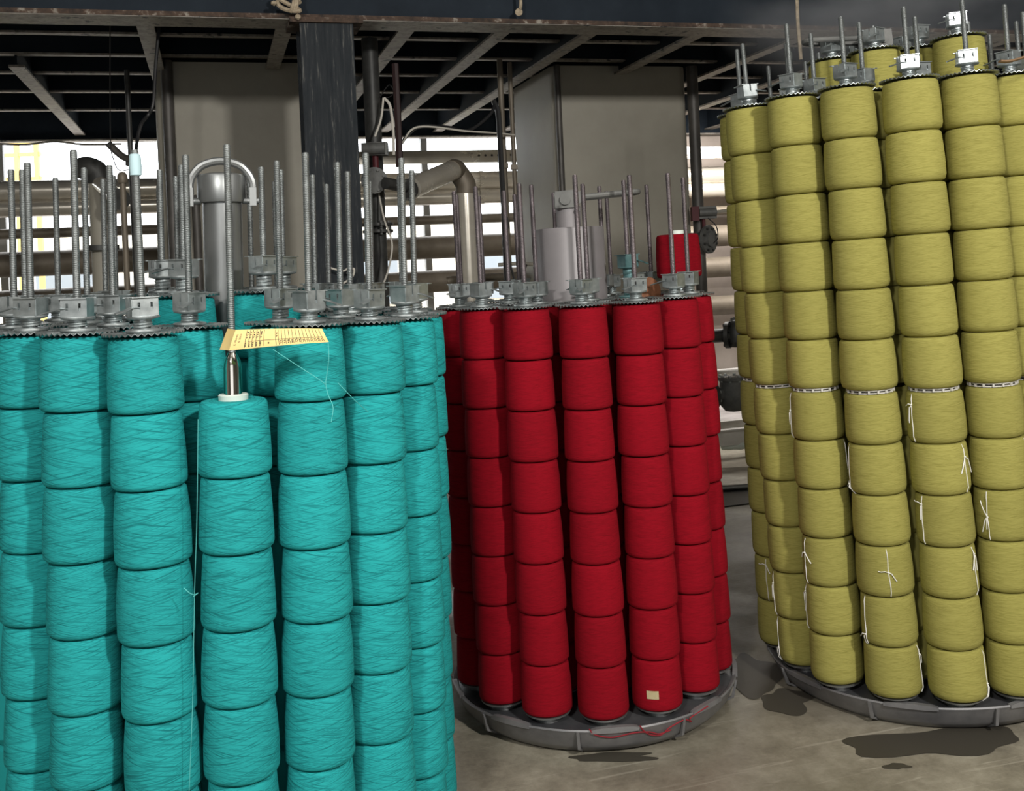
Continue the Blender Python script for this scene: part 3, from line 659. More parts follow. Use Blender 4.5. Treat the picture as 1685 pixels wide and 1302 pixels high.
# ------------------------------------------------------------------ paper tag on the short spindle's rod
def paper_tag():
    Y0 = 2.235
    TL, TR, BL, BR = at(388, 543, Y0), at(530, 541, Y0+0.03), at(377, 577, Y0-0.012), at(541, 563, Y0+0.02)
    t = thing('paper_tag', 'yellow printed paper tag wrapped on the threaded rod above the short teal column', 'paper tag', Matrix.Translation(TL))
    def surf(a, b):                                 # a along the strip, b from the top edge down
        top = TL.lerp(TR, a); bot = BL.lerp(BR, a); p = top.lerp(bot, b)
        p = p+Vector((0, -0.010*math.sin(PI*min(1, a*1.2))-0.004*math.sin(PI*b), 0.002*math.sin(PI*a)))
        if a < 0: 
            k = -a*10
            p = top.lerp(bot, b)+Vector((-0.010*k, 0.040*k, 0.001*k)) 
        return p-TL
    cols = [-0.10, -0.06, -0.03]+[i/24 for i in range(25)]; rows = [i/6 for i in range(7)]
    vs = []; fs = []; k = len(rows); off = Vector((0, 0.0008, 0))
    for s in (0, 1):
        for a in cols:
            for b in rows: vs.append(surf(a, b)+off*s)
    n = len(cols)*k
    for i in range(len(cols)-1):
        for j in range(k-1):
            f = (i*k+j, i*k+j+1, (i+1)*k+j+1, (i+1)*k+j); fs.append(f); fs.append(tuple(q+n for q in f[::-1]))
    for i in range(len(cols)-1):
        fs.append((i*k, (i+1)*k, (i+1)*k+n, i*k+n)); fs.append((i*k+k-1, i*k+k-1+n, (i+1)*k+k-1+n, (i+1)*k+k-1))
    MB().add(vs, fs).build('paper', M['paper'], t)
    pr = MB()
    def line(a0, b0, a1, b1, w=0.0005):
        m_ = 6; q = []
        for i in range(m_+1):
            a, b = a0+(a1-a0)*i/m_, b0+(b1-b0)*i/m_; p = surf(a, b)+Vector((0, -0.0004, 0))
            d = Vector((a1-a0, (b1-b0)*0.2)).normalized()
            o = Vector((-d.y, 0, d.x))*w if abs(a1-a0) > 1e-6 else Vector((w, 0, 0))
            q += [p-o, p+o]
        pr.add(q, [(2*i, 2*i+2, 2*i+3, 2*i+1) for i in range(m_)])
    ruled = [0.145, 0.185, 0.22, 0.26, 0.30, 0.345, 0.47, 0.50]+[0.535+0.038*i for i in range(12)]
    for a in ruled: line(a, 0.04, a+0.012, 0.93)
    line(0.185, 0.62, 0.97, 0.60)
    rg = random.Random(4)
    def glyphs(a, b0, b1, n):
        for i in range(n):
            b = b0+(b1-b0)*(i+0.5)/n; h = 0.32*(b1-b0)/n
            line(a, b-h, a, b+h, 0.0007)
            line(a+0.008, b-h, a+0.008, b+h*rg.choice([0, 1, -0.2]), 0.0006)
            line(a, b+h*rg.choice([-1, 0, 1]), a+0.008, b+h*rg.choice([-1, 0, 1]), 0.0006)
    for a in [0.515+0.038*i+0.012 for i in range(12)]: glyphs(a, 0.66, 0.90, 2)
    for a in (0.16, 0.198, 0.236, 0.275, 0.315): glyphs(a, 0.66, 0.92, 3); glyphs(a, 0.10, 0.48, 3)
    glyphs(0.40, 0.70, 0.86, 1); glyphs(0.485, 0.2, 0.5, 2)
    pr.build('ruled_print', M['ink'], t, False)
    # the handwriting-size heading runs up the short end
    for txt, a, b0, size in (('SPARI 5', 0.035, 0.22, 0.0062), ('OSE 2', 0.075, 0.20, 0.0062)):
        cu = bpy.data.curves.new('heading', 'FONT'); cu.body = txt; cu.size = 1.0
        tmp = bpy.data.objects.new('heading', cu); COL.objects.link(tmp)
        dg = bpy.context.evaluated_depsgraph_get(); me = bpy.data.meshes.new_from_object(tmp.evaluated_get(dg))
        bpy.data.objects.remove(tmp)
        L = 0.205; Hh = 0.036
        for v in me.vertices:
            x, y = v.co.x*size, v.co.y*size
            v.co = surf(a-y/L+0.02, b0+x/Hh)+Vector((0, -0.0005, 0))
        me.materials.append(M['ink']); link('heading', me, t)
paper_tag()

# ------------------------------------------------------------------ plumbing between the carriers and the window
def flange_mb(mb, p, axis, r, th, bolts=8, rb=0.012):
    """bolted flange: disc about p along axis with bolt heads on both faces"""
    p = Vector(p); m = Matrix.Translation(p) @ Vector(axis).to_track_quat('Z', 'Y').to_matrix().to_4x4()
    mb.lathe([(0, -th/2), (r, -th/2), (r, th/2), (0, th/2)], 28, m)
    return m
def bolts_mb(m, r, th, n=8, rb=0.010):
    mb = MB()
    for i in range(n):
        a = 2*PI*(i+0.5)/n
        q = m @ Matrix.Translation((r*math.cos(a), r*math.sin(a), 0))
        mb.lathe([(0, -th/2-0.012), (rb, -th/2-0.012), (rb, th/2+0.012), (0, th/2+0.012)], 6, q)
    return mb
TX = Vector((CA, SA, 0)); TD = Vector((-SA, CA, 0)); UP = Vector((0, 0, 1))
# riser pipe beside the steel column with blind flange, actuator
b0 = at(612, 160, 5.75); rz = Vector((b0.x, b0.y, 0))
t = thing('riser_pipe', 'dark vertical pipe with blind flange and pipe joint right of the steel column', 'pipe', Matrix.Translation(rz))
MB().cyl((0, 0, 0), (0, 0, HB+0.03), 0.046, 20).build('riser', M['dark_pipe'], t)
p = at(616, 297, 5.62)-rz
MB().cyl((0, 0, p.z), p, 0.05, 18).build('branch', M['dark_pipe'], t)
mb = MB(); m = flange_mb(mb, p, (p.x, p.y, 0), 0.072, 0.02); fl = mb.build('blind_flange', M['iron'], t); bolts_mb(m, 0.058, 0.02, 8, 0.008).build('bolt_circle', M['iron'], fl)['kind'] = 'stuff'
for zz in (at(620, 370, 5.75).z, at(620, 381, 5.75).z):
    mb = MB(); m = flange_mb(mb, (0, 0, zz), (0, 0, 1), 0.085, 0.016); f2 = mb.build('pipe_flange', M['dark_pipe'], t); bolts_mb(m, 0.068, 0.016, 8, 0.009).build('bolt_circle', M['iron'], f2)['kind'] = 'stuff'
p = at(617, 246, 5.66)-rz
MB().box(p, (0.14, 0.075, 0.07), None).cyl(p+Vector((-0.06, -0.042, 0)), p+Vector((0.06, -0.042, 0)), 0.032, 14).build('actuator', M['iron'], t, True)
MB().cyl(p+Vector((0.0, 0, -0.10)), p, 0.018, 12).build('actuator_stem', M['red_paint'], t)
# silver elbow pipe
pts = [at(640, 299, 5.6), at(676, 310, 5.75), at(748, 279, 6.45)]
e = pts[2]; down = Vector((e.x+0.06, e.y+0.06, e.z-0.10))
t = thing('elbow_pipe', 'shiny silver clad pipe bending from the valve down behind the red carrier', 'pipe', Matrix.Translation((down.x, down.y, 0)))
o0 = Vector((down.x, down.y, 0)); d1 = (pts[2]-pts[1]).normalized(); rr = 0.062
MB().cyl(pts[1]-o0, pts[2]-o0-d1*0.02, rr, 28).build('sloping_run', M['clad'], t)
el = smooth_path([pts[2]-o0-d1*0.06, pts[2]-o0-d1*0.0, pts[2]-o0+d1*0.055+Vector((0, 0, -0.022)), Vector((0, 0, down.z+0.012)), Vector((0, 0, down.z-0.05))], 5)
MB().tube(el, rr+0.003, 26).build('elbow', M['brown_pipe'], t)
MB().cyl((0, 0, 0.0), (0, 0, down.z-0.045), rr, 28).build('vertical_run', M['clad'], t)
MB().cyl((0, 0, down.z-0.13), (0, 0, down.z-0.125), rr+0.003, 28).build('seam_band', M['clad'], t)
MB().cyl(pts[0]-o0-d1*0.05, pts[1]-o0, 0.032, 18).build('inner_pipe', M['dark_pipe'], t)
mb = MB(); m = flange_mb(mb, pts[1]-o0-d1*0.05, d1, 0.06, 0.02); f3 = mb.build('pipe_flange', M['dark_pipe'], t)
bolts_mb(m, 0.05, 0.02, 6, 0.008).build('bolt_circle', M['iron'], f3)['kind'] = 'stuff'
# pale elbow duct at left
b0 = at(167, 420, 6.0); o0 = Vector((b0.x, b0.y, 0))
t = thing('elbow_duct', 'pale vertical pipe with dark elbow on top, at the window left of the tower', 'pipe', Matrix.Translation(o0))
top = at(160, 297, 6.0)-o0
MB().cyl((0, 0, 0.0), (0, 0, top.z), 0.055, 24).build('vertical_run', M['tower'], t)
MB().tube(smooth_path([(0, 0, top.z-0.02), (0, 0, top.z+0.045), (-0.05, 0, top.z+0.075), (-0.11, 0.05, top.z+0.08)], 5), 0.064, 22).build('elbow', M['dark_pipe'], t)
q0, q1 = at(182, 306, 6.05)-o0, at(196, 328, 5.7)-o0
MB().cyl(Vector((0, 0, q0.z+0.02)), q1, 0.045, 20).build('branch', M['clad'], t)
mb = MB(); m = flange_mb(mb, q1, q1-q0, 0.06, 0.014); mb.build('pipe_flange', M['dark_pipe'], t)
mb = MB(); m = flange_mb(mb, (0, 0, at(167, 408, 6.0).z), (0, 0, 1), 0.10, 0.03); mb.build('pipe_flange', M['dark_pipe'], t)
# thin riser with ball cap
b0 = at(210, 480, 5.2); o0 = Vector((b0.x, b0.y, 0)); zt = at(206, 292, 5.2).z
t = thing('vent_pipe', 'slim brown standpipe with rounded cap in front of the long window', 'pipe', Matrix.Translation(o0))
MB().cyl((0, 0, 0), (0, 0, zt), 0.015, 14).build('standpipe', M['brown_pipe'], t)
MB().lathe([(0, zt-0.03), (0.022, zt-0.028), (0.026, zt-0.01), (0.024, zt+0.012), (0.015, zt+0.026), (0, zt+0.03)], 18).build('cap', M['brown_pipe'], t)
b0 = at(217, 300, 6.3); o0 = Vector((b0.x, b0.y, 0))
t = thing('conduit', 'dark vertical conduit dropping from the mezzanine at the tower left edge', 'pipe', Matrix.Translation(o0))
MB().cyl((0, 0, 0), (0, 0, HB+0.03), 0.016, 12).build('conduit_run', M['dark_pipe'], t)
MB().box((0, 0, 2.3), (0.05, 0.05, 0.03)).build('clip', M['dark_pipe'], t, False)
b0 = at(322, 330, 6.4); o0 = Vector((b0.x, b0.y, 0)); zt = at(322, 330, 6.4).z
t = thing('standpipe', 'short dark standpipe with round cap against the clad tower behind the teal carrier', 'pipe', Matrix.Translation(o0))
MB().cyl((0, 0, 0), (0, 0, zt), 0.026, 14).build('standpipe_run', M['seam'], t)
MB().lathe([(0.03, zt-0.03), (0.032, zt), (0.02, zt+0.03), (0, zt+0.036)], 16).build('cap', M['seam'], t)
# pipes hanging in front of the right tower
for u, v0, v1, Y, r, lab in ((833, 215, 470, 6.5, 0.018, 'upright brown conduit behind the hanging black cables'), (848, 160, 470, 6.62, 0.015, 'thin tan conduit beside the left corner of the right-hand tower')):
    b0 = at(u, (v0+v1)/2, Y); o0 = Vector((b0.x, b0.y, 0))
    t = thing('conduit', lab, 'pipe', Matrix.Translation(o0))
    MB().cyl((0, 0, 0), (0, 0, HB+0.03), r, 12).build('conduit_run', M['brown_pipe'], t)
    MB().box((0, 0, 2.2), (r*3, r*3, 0.03)).build('clip', M['brown_pipe'], t, False)
t = thing('hose_pipe', 'pale horizontal hose pipe with hooked tap end above the red carrier', 'pipe', Matrix.Translation(at(800, 436, 7.2)))
o0 = at(800, 436, 7.2)
MB().tube(smooth_path([at(820, 436, 7.2)-o0, at(850, 434, 7.22)-o0, at(880, 435, 7.24)-o0]), 0.014, 10).build('pipe_run', M['tower'], t)
MB().tube(smooth_path([at(866, 436, 7.2)-o0, at(862, 443, 7.18)-o0, at(856, 441, 7.17)-o0]), 0.008, 8).build('hook', M['dark_pipe'], t)
t = thing('capped_pipe', 'brown pipe stub with rounded end behind the red carrier', 'pipe', Matrix.Translation(at(770, 458, 7.6)))
o0 = at(770, 458, 7.6)
MB().tube([at(737, 463, 7.5)-o0, at(739, 462, 7.5)-o0, at(744, 461, 7.52)-o0, at(880, 452, 8.0)-o0], 0.03, 14).build('pipe_run', M['brown_pipe'], t)
# ------------------------------------------------------------------ valves right of the red carrier
p = at(1166, 394, 7.3); t = thing('flanged_pipe', 'grey flanged pipe end with red actuator bracket beside the loose red package', 'valve', Matrix.Translation(p))
ax = (TX*0.5-TD*0.85).normalized()
MB().cyl(-ax*-0.03, -ax*0.5, 0.055, 18).build('pipe_run', M['iron'], t)
mb = MB(); m = flange_mb(mb, (0, 0, 0), ax, 0.10, 0.02); f = mb.build('pipe_flange', M['iron'], t); bolts_mb(m, 0.080, 0.02, 8, 0.010).build('bolt_circle', M['dark_pipe'], f)['kind'] = 'stuff'
q = at(1158, 366, 7.3)-p; MB().cyl(q-Vector((0, 0, 0.06)), q+Vector((0, 0, 0.03)), 0.012, 10).build('actuator_stem', M['red_paint'], t)
q = at(1163, 350, 7.3)-p
MB().box(q, (0.125, 0.08, 0.085), None).cyl(q+Vector((-0.06, -0.045, 0.0)), q+Vector((0.06, -0.045, 0.0)), 0.028, 12).build('actuator', M['iron'], t)
MB().box(q+Vector((-0.085, 0, -0.005)), (0.05, 0.085, 0.10)).build('actuator_cap', M['red_paint'], t, False)
MB().tube(smooth_path([q+Vector((0.0, -0.04, -0.04)), q+Vector((0.05, -0.06, -0.10)), q+Vector((0.06, -0.05, -0.18)), q+Vector((0.03, -0.03, -0.22))]), 0.004, 6).build('actuator_cable', M['cable'], t)
MB().cyl(q+Vector((0.05, 0, 0)), q+Vector((0.36, 0.12, 0.03)), 0.012, 10).build('air_pipe', M['tower'], t)
p = at(1204, 551, 7.6); t = thing('gate_valve', 'dark cast valve with bolted flange on the pipe below the brown wall pipe', 'valve', Matrix.Translation(p))
MB().cyl(-TX*0.45, TX*0.30, 0.05, 18).lathe([(0.05, -0.09), (0.085, -0.05), (0.09, 0.0), (0.075, 0.05), (0.05, 0.10), (0, 0.11)], 22, Matrix.Translation((0.04, 0, 0))).build('valve_body', M['dark_pipe'], t)
mb = MB(); m = flange_mb(mb, -TX*0.03, (TX*0.75-TD*0.65), 0.098, 0.03); f = mb.build('pipe_flange', M['dark_pipe'], t); bolts_mb(m, 0.078, 0.03, 8, 0.013).build('bolt_circle', M['pit'], f)['kind'] = 'stuff'
mb = MB().cyl((0.06, 0, 0.09), (0.06, 0, 0.105), 0.07, 18)
mb.build('bonnet', M['iron'], t); 
mb = MB()
for i in range(6): mb.cyl((0.06+0.055*math.cos(i*PI/3), 0.055*math.sin(i*PI/3), 0.10), (0.06+0.055*math.cos(i*PI/3), 0.055*math.sin(i*PI/3), 0.125), 0.009, 6)
mb.build('bolt_circle', M['iron'], t)['kind'] = 'stuff'
p = at(1206, 648, 7.4); t = thing('strainer_valve', 'round-bellied cast iron valve with bolted lid near the floor by the wall', 'valve', Matrix.Translation(p))
MB().lathe([(0, -0.13), (0.06, -0.12), (0.10, -0.07), (0.105, 0.0), (0.09, 0.07), (0.09, 0.10), (0, 0.10)], 26).cyl(-TX*0.28, TX*0.34, 0.05, 16).build('valve_body', M['iron'], t)
mb = MB(); m = flange_mb(mb, (0, 0, 0.112), UP, 0.105, 0.024); f = mb.build('lid', M['iron'], t); bolts_mb(m, 0.085, 0.024, 8, 0.012).build('bolt_circle', M['zinc'], f)['kind'] = 'stuff'
mb = MB(); m = flange_mb(mb, -TX*0.16, TX, 0.10, 0.03); f = mb.build('pipe_flange', M['dark_pipe'], t); bolts_mb(m, 0.08, 0.03, 8, 0.011).build('bolt_circle', M['zinc'], f)['kind'] = 'stuff'
MB().box(-TX*0.18+Vector((0, 0, 0.20)), (0.07, 0.06, 0.09)).build('actuator_cap', M['red_paint'], t, False)
p = at(1200, 613, 8.3); t = thing('handrail', 'pale round rail running level across the wall between the two valves', 'pipe', Matrix.Translation(p))
MB().cyl(-TX*1.6, TX*2.4, 0.034, 16).build('rail', M['frame_white'], t)
p = at(1222, 448, 8.4); t = thing('pipe_stub', 'small pale pipe stub pointing out beside the yellow packages', 'pipe', Matrix.Translation(p))
MB().cyl(-TX*0.02, TX*0.5, 0.026, 14).cyl(-TX*0.09, -TX*0.03, 0.034, 14).build('stub', M['frame_white'], t)
p = at(1228, 705, 7.9); t = thing('channel_frame', 'dirty white steel channel frame on the raised slab near the wall', 'frame', Matrix.Translation((p.x, p.y, 0.13)) @ MR)
for x0, y0, dx, dy in ((0, -0.18, 0.9, 0.02), (0, 0.18, 0.9, 0.02), (-0.44, 0, 0.02, 0.36), (0.44, 0, 0.02, 0.36)):
    MB().box((x0+0.1, y0, 0.09), (dx, dy, 0.12)).box((x0+0.1, y0, 0.145), (dx+0.04*(dy < 0.1), dy+0.04, 0.012)).build('rail', M['frame_white'], t, False)
structure(slab('trim_1', 3.2, SR, 8.05, DB, 0, 0.13, M['curb']), 'raised wet slab along the wall')
structure(slab('trim_2', 3.2, SR, 7.98, 8.05, 0, 0.135, M['dark_pipe']), 'dark edge angle of the raised slab')
p = at(1222, 850, 6.55); t = thing('drain_pit', 'black drain pit cover in the floor between red and yellow carriers', 'drain', Matrix.Translation((p.x, p.y, 0.004)) @ MR)
MB().box((0.05, 0.15, 0), (1.1, 0.42, 0.008)).build('pit_cover', M['pit'], t, False)
MB().tube([(-0.6, 0.45, 0.02), (0.2, 0.30, 0.02), (0.8, -0.05, 0.02)], 0.018, 10).build('edge_rod', M['stainless'], t)
p = at(1205, 683, 7.7); t = thing('cloth_bundle', 'small pale green cloth bundle lying under the cast iron valve', 'cloth', Matrix.Translation((p.x, p.y, 0.15)))
MB().lathe([(0, -0.10), (0.028, -0.09), (0.034, -0.03), (0.03, 0.0), (0.034, 0.05), (0.026, 0.10), (0, 0.105)], 14, Matrix.Rotation(PI/2, 4, 'Y')).build('roll', M['white_tube'], t)
# ------------------------------------------------------------------ cables and ropes
def cable(name, label, pts, r, mat, cat='cable'):
    pts = [Vector(p) for p in pts]; o0 = pts[0].copy()
    o = MB().tube([p-o0 for p in smooth_path(pts, 8)], r, 7).build(name, M[mat]); o.location = o0
    return tag(o, label, cat)
cable('hanging_cable', 'thick black cable hanging straight down left of the right-hand tower', [at(812, 165, 6.3), at(820, 190, 6.3), at(824, 260, 6.3), at(828, 330, 6.3), at(831, 400, 6.3), at(834, 470, 6.3)], 0.017, 'cable')
cable('hanging_cable', 'looping black cable tied to the hanging cable near the red carrier', [at(829, 345, 6.28), at(836, 370, 6.27), at(828, 400, 6.27), at(838, 430, 6.27), at(848, 468, 6.27)], 0.007, 'cable')
cable('sagging_cable', 'black cable bundle sagging from the steel column to the tower below the rafters', [at(655, 243, 5.9), at(686, 210, 5.95), at(735, 209, 6.05), at(770, 215, 6.15), at(805, 190, 6.25), at(815, 170, 6.3)], 0.010, 'cable')
cable('sagging_cable', 'pale cable strung along the black bundle and on to the tower', [at(660, 238, 5.88), at(688, 209, 5.93), at(768, 216, 6.13), at(815, 219, 6.3), at(846, 222, 6.45)], 0.006, 'pale_cable')
cable('cable_loop', 'thin black cable loop hanging from the rafters near the steel column', [at(625, 160, 5.7), at(640, 140, 5.75), at(648, 152, 5.75), at(640, 160, 5.7), at(632, 160, 5.7)], 0.003, 'cable')
cable('hanging_cable', 'pale cable dropping from the loop beside the dark riser pipe', [at(632, 161, 5.65), at(642, 175, 5.65), at(647, 215, 5.65), at(648, 255, 5.65)], 0.008, 'pale_cable')
cable('hanging_cable', 'pale cable slanting down to the actuator on the riser pipe', [at(631, 161, 5.64), at(627, 195, 5.62), at(617, 225, 5.6)], 0.006, 'pale_cable')
cable('hanging_cable', 'thick brown sleeve hanging next to the pale cable by the steel column', [at(650, 105, 5.7), at(654, 185, 5.7), at(656, 225, 5.7), at(657, 275, 5.7)], 0.020, 'maroon')
cable('hanging_cable', 'pale cord swinging from the riser pipe down to the teal clamps', [at(622, 312, 5.7), at(632, 360, 5.6), at(645, 400, 5.5), at(640, 440, 5.5), at(630, 470, 5.5)], 0.005, 'pale_cable')
cable('hanging_cable', 'black cables hanging from the mezzanine edge down to the taped rod', [at(262, 40, 5.3), at(256, 110, 5.25), at(252, 170, 5.2), at(243, 190, 5.2), at(232, 205, 5.15), at(225, 235, 5.1), at(224, 252, 5.0)], 0.009, 'cable')
cable('wire_loop', 'thin black wire loop drooping below the mezzanine edge in front of the window', [at(181, 30, 5.12), at(181, 60, 5.2), at(181, 150, 5.45), at(182, 235, 5.6), at(186, 260, 5.6), at(196, 280, 5.6), at(218, 278, 5.6)], 0.003, 'cable')
cable('slanted_pipe', 'dark slanting pipe under the mezzanine edge above the window', [at(178, 236, 6.2), at(200, 256, 6.25), at(217, 263, 6.3)], 0.022, 'seam', 'pipe')
cable('cable_tray_wires', 'loose yellowish wires lying along the lower edge of the last joist', [at(-20, 236, 7.6), at(40, 238, 7.7), at(90, 233, 7.8), at(140, 238, 7.9), at(200, 237, 8.0)], 0.008, 'pale_cable')
cable('wire_knot', 'tangle of pale string caught among the rods behind the teal carrier', [at(540, 440, 5.06), at(565, 446, 5.06), at(578, 436, 5.06), at(572, 450, 5.06), at(582, 442, 5.06), at(580, 455, 5.06), at(560, 470, 5.06)], 0.005, 'pale_cable')
ch = cable('hanging_chain', 'rusty wire rope hanging in front of the girder above the yellow carrier', [at(1311, -10, 4.6), at(1313, 40, 4.6), at(1316, 75, 4.6), at(1318, 98, 4.6)], 0.008, 'rope', 'rope')
# knotted rope stuck on the girder
p = at(475, 12, 5.05); t = thing('rope_knot', 'knotted dirty rope end sticking on the girder above the steel column', 'rope', Matrix.Translation(p))
rg = random.Random(2)
kp = [Vector((0.055*math.cos(a*1.9)-0.0, -0.0+0.012*math.sin(a*3), 0.045*math.sin(a*1.3)+0.02)) for a in [0.4*i for i in range(17)]]
MB().tube(smooth_path(kp, 3), 0.011, 7).build('knot', M['rope'], t)
for x in (-0.012, 0.004, 0.018): MB().tube(smooth_path([(0.03+x, 0, 0.09), (0.035+x*0.6, -0.008, 0.03), (0.02+x, -0.01, -0.03)], 4), 0.008, 7).build('strand', M['rope'], t)
MB().lathe([(0, -0.016), (0.013, -0.008), (0.015, 0.006), (0, 0.018)], 10, Matrix.Translation((0.045, -0.01, -0.052))).lathe([(0, -0.014), (0.015, -0.006), (0.015, 0.006), (0, 0.014)], 10, Matrix.Translation((-0.07, -0.005, 0.022))).build('frayed_end', M['rope'], t)
for (u, v, dz, lab) in ((855, 8, 1, 'pale hooked bracket stub with round foot on the girder'), (683, 10, 0.7, 'small pale hook on the girder near the steel column')):
    p = at(u, v, at(u, v, 1).y*5.45); t = thing('hook', lab, 'hook', Matrix.Translation(p-Vector((0, 0.02, 0))))
    MB().tube(smooth_path([(0.004, 0, 0.06), (0.006, -0.004, 0.0), (0.0, -0.006, -0.03)], 4), 0.009*dz, 8).build('stem', M['rope'], t)
    MB().lathe([(0, -0.006), (0.02*dz, -0.005), (0.02*dz, 0.005), (0, 0.006)], 14, Matrix.Translation((-0.006, -0.004, -0.045*dz)) @ Matrix.Rotation(PI/2, 4, 'X')).build('foot', M['rope'], t)
# pale tape on a teal rod
tk = min([k for k in COLS if k[0] == 'teal' and k[1] == 'front row'], key=lambda k: abs(screen_u(COLS[k] @ Vector((0, 0, 1.88)))-225))
tb = thing('tape_wrap', 'pale blue tape wrapped round the top of a threaded rod', 'tape', COLS[tk] @ Matrix.Translation((0, 0, 1.845)))
MB().lathe([(0.0088, -0.022), (0.0125, -0.02), (0.0135, 0.0), (0.0125, 0.026), (0.0088, 0.028)], 14).build('tape', plain('pale_blue_tape', (0.45, 0.62, 0.66), 0.6), tb)
# ------------------------------------------------------------------ loose threads
def thread(label, pts, r, mat):
    return cable('loose_thread', label, pts, r, mat, 'thread')
thread('long pale teal thread hanging taut left of the short teal column', [at(326, 690, 2.24), at(324, 850, 2.24), at(320, 978, 2.24), at(317, 1150, 2.24), at(311, 1310, 2.24)], 0.0007, 'teal_thread')
thread('knotted teal thread end sticking out between two teal columns', [at(303, 968, 2.22), at(312, 976, 2.22), at(320, 979, 2.21), at(326, 976, 2.21), at(318, 982, 2.21)], 0.0009, 'teal_thread')
thread('loose teal thread hanging from the paper tag corner', [at(540, 565, 2.24), at(541, 590, 2.24), at(538, 615, 2.25), at(536, 632, 2.25), at(540, 650, 2.25), at(548, 670, 2.24), at(545, 695, 2.24)], 0.0008, 'teal_thread')
thread('teal thread stretched slantwise below the paper tag', [at(449, 575, 2.24), at(490, 602, 2.23), at(530, 628, 2.24), at(535, 636, 2.25)], 0.0007, 'teal_thread')
thread('teal thread crossing between the columns right of the paper tag', [at(556, 630, 2.26), at(583, 658, 2.28), at(606, 678, 2.34)], 0.0007, 'teal_thread')
# floor marks
def puddle(label, u, v, rx, ry, seed):
    Yp = CH*F/((v-432)*math.cos(math.atan(ROLL))+(u-842.5)*math.sin(math.atan(ROLL))); p = at(u, v, Yp)
    rg = random.Random(seed); n = 40; ph = [rg.uniform(0, 6.28) for _ in range(5)]
    vs = [(0, 0, 0.0035)]
    for i in range(n):
        a = 2*PI*i/n; q = 1+sum(0.16/(k+1)**0.5*math.sin((k+2)*a+ph[k]) for k in range(5))
        vs.append((rx*q*math.cos(a), ry*q*math.sin(a), 0.0022))
    o = MB().add(vs, [(0, i+1, (i+1) % n+1) for i in range(n)]).build('puddle', M['puddle']); o.location = (p.x, p.y, 0)
    return tag(o, label, 'puddle')
puddle('dark wet patch on the floor at the front rim of the yellow carrier', 1540, 1222, 0.26, 0.10, 1)
puddle('dark wet patch on the floor left of the yellow carrier', 1295, 1155, 0.09, 0.10, 2)
puddle('small damp spot on the concrete in front of the yellow carrier', 1475, 1262, 0.035, 0.02, 3)
puddle('dark wet patch on the floor between the red and yellow carriers', 1232, 1110, 0.10, 0.22, 4)
puddle('dark dye puddle at the front rim of the red carrier', 1010, 1247, 0.14, 0.03, 5)
# dye threads caught on the red carrier's rim
def rim_pt(deg, z, out=0.004):
    a = math.radians(deg); r = 0.513*(0.985+0.015*min(1, max(0, (z-0.08)/0.014)) if z > 0.08 else 0.955+0.03*(z-0.04)/0.04)+out
    return Vector((RD[0]+r*math.sin(a), RD[1]-r*math.cos(a), z))
thread('dark red thread draped over the front rim of the red carrier', [rim_pt(-6, 0.105), rim_pt(-4, 0.085), rim_pt(2, 0.072), rim_pt(10, 0.082), rim_pt(16, 0.075), rim_pt(20, 0.06), rim_pt(25, 0.065)], 0.0022, 'red_thread')
thread('tangled red thread on the right rim of the red carrier', [rim_pt(12, 0.104), rim_pt(14, 0.08), rim_pt(17, 0.062), rim_pt(21, 0.055), rim_pt(24, 0.075), rim_pt(30, 0.09), rim_pt(34, 0.072), rim_pt(33, 0.09), rim_pt(42, 0.104)], 0.0022, 'red_thread')

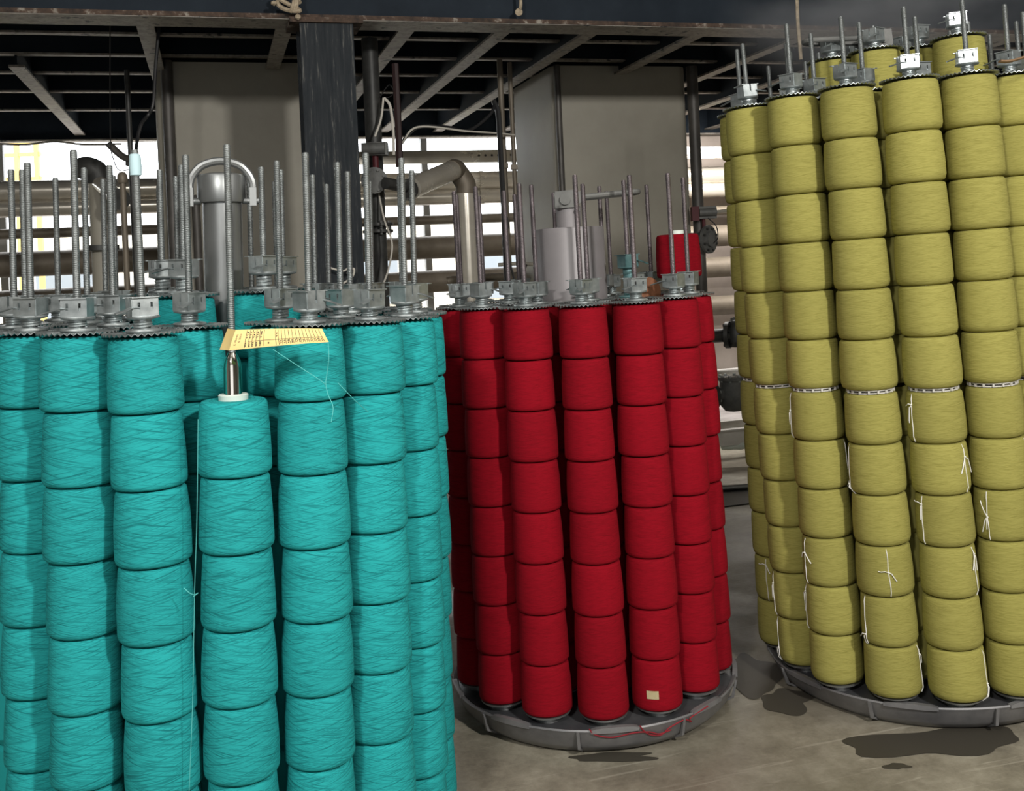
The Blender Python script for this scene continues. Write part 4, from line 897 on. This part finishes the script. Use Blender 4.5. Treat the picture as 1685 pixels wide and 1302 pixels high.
# ------------------------------------------------------------------ thin steam above the olive-yellow carrier
m = bpy.data.materials.new('thin_steam'); m.use_nodes = True; nt = m.node_tree; nt.nodes.clear(); L = nt.links.new
out = N(nt, 'ShaderNodeOutputMaterial'); pv = N(nt, 'ShaderNodeVolumePrincipled'); L(pv.outputs[0], out.inputs['Volume'])
pv.inputs['Color'].default_value = (0.95, 0.97, 1, 1); pv.inputs['Anisotropy'].default_value = 0.1
tc = N(nt, 'ShaderNodeTexCoord'); ln = N(nt, 'ShaderNodeVectorMath', operation='LENGTH'); L(tc.outputs['Object'], ln.inputs[0])
fa = N(nt, 'ShaderNodeMapRange'); fa.inputs['From Min'].default_value = 1.0; fa.inputs['From Max'].default_value = 0.2; L(ln.outputs['Value'], fa.inputs[0])
no = N(nt, 'ShaderNodeTexNoise'); no.inputs['Scale'].default_value = 1.6; no.inputs['Detail'].default_value = 3; L(tc.outputs['Object'], no.inputs['Vector'])
nm = N(nt, 'ShaderNodeMapRange'); nm.inputs['From Min'].default_value = 0.38; nm.inputs['From Max'].default_value = 0.68; L(no.outputs[0], nm.inputs[0])
mu = N(nt, 'ShaderNodeMath', operation='MULTIPLY'); L(fa.outputs[0], mu.inputs[0]); L(nm.outputs[0], mu.inputs[1])
m2 = N(nt, 'ShaderNodeMath', operation='MULTIPLY'); L(mu.outputs[0], m2.inputs[0]); m2.inputs[1].default_value = 3.2; L(m2.outputs[0], pv.inputs['Density'])
st = MB().lathe([(0.0, -1)]+[(math.cos(a), math.sin(a)) for a in [(-75+15*i)*PI/180 for i in range(11)]]+[(0.0, 1)], 20).build('steam', m)
st.location = at(1450, 20, 4.5); st.scale = (0.75, 0.38, 0.38); st['kind'] = 'stuff'
tag(st, 'thin pale steam drifting over the top of the yellow carrier', 'steam')

# odds and ends among the clamps
p = at(1069, 478, 3.62); t = thing('rusty_plate', 'round copper-brown plate leaning upright among the clamps of the red carrier', 'plate', Matrix.Translation(p))
MB().lathe([(0, -0.004), (0.045, -0.004), (0.048, 0), (0.045, 0.004), (0, 0.004)], 28, Matrix.Rotation(0.5, 4, 'Z') @ Matrix.Rotation(PI/2-0.15, 4, 'X')).build('plate', worn('copper_brown', (0.16, 0.06, 0.03), (0.30, 0.13, 0.07), 20, 0.5, 0.3), t)
o0 = at(1648, 100, 3.26)
o = MB().tube([Vector(q)-o0 for q in smooth_path([at(1645, 101, 3.25), at(1660, 101, 3.25), at(1676, 97, 3.27), at(1700, 90, 3.3), at(1730, 86, 3.33)], 5)], 0.013, 10, 0.35).build('cloth_strip', M['brown_glove']); o.location = o0
tag(o, 'tan cloth strip lying across a clamp on top of the yellow carrier', 'cloth')
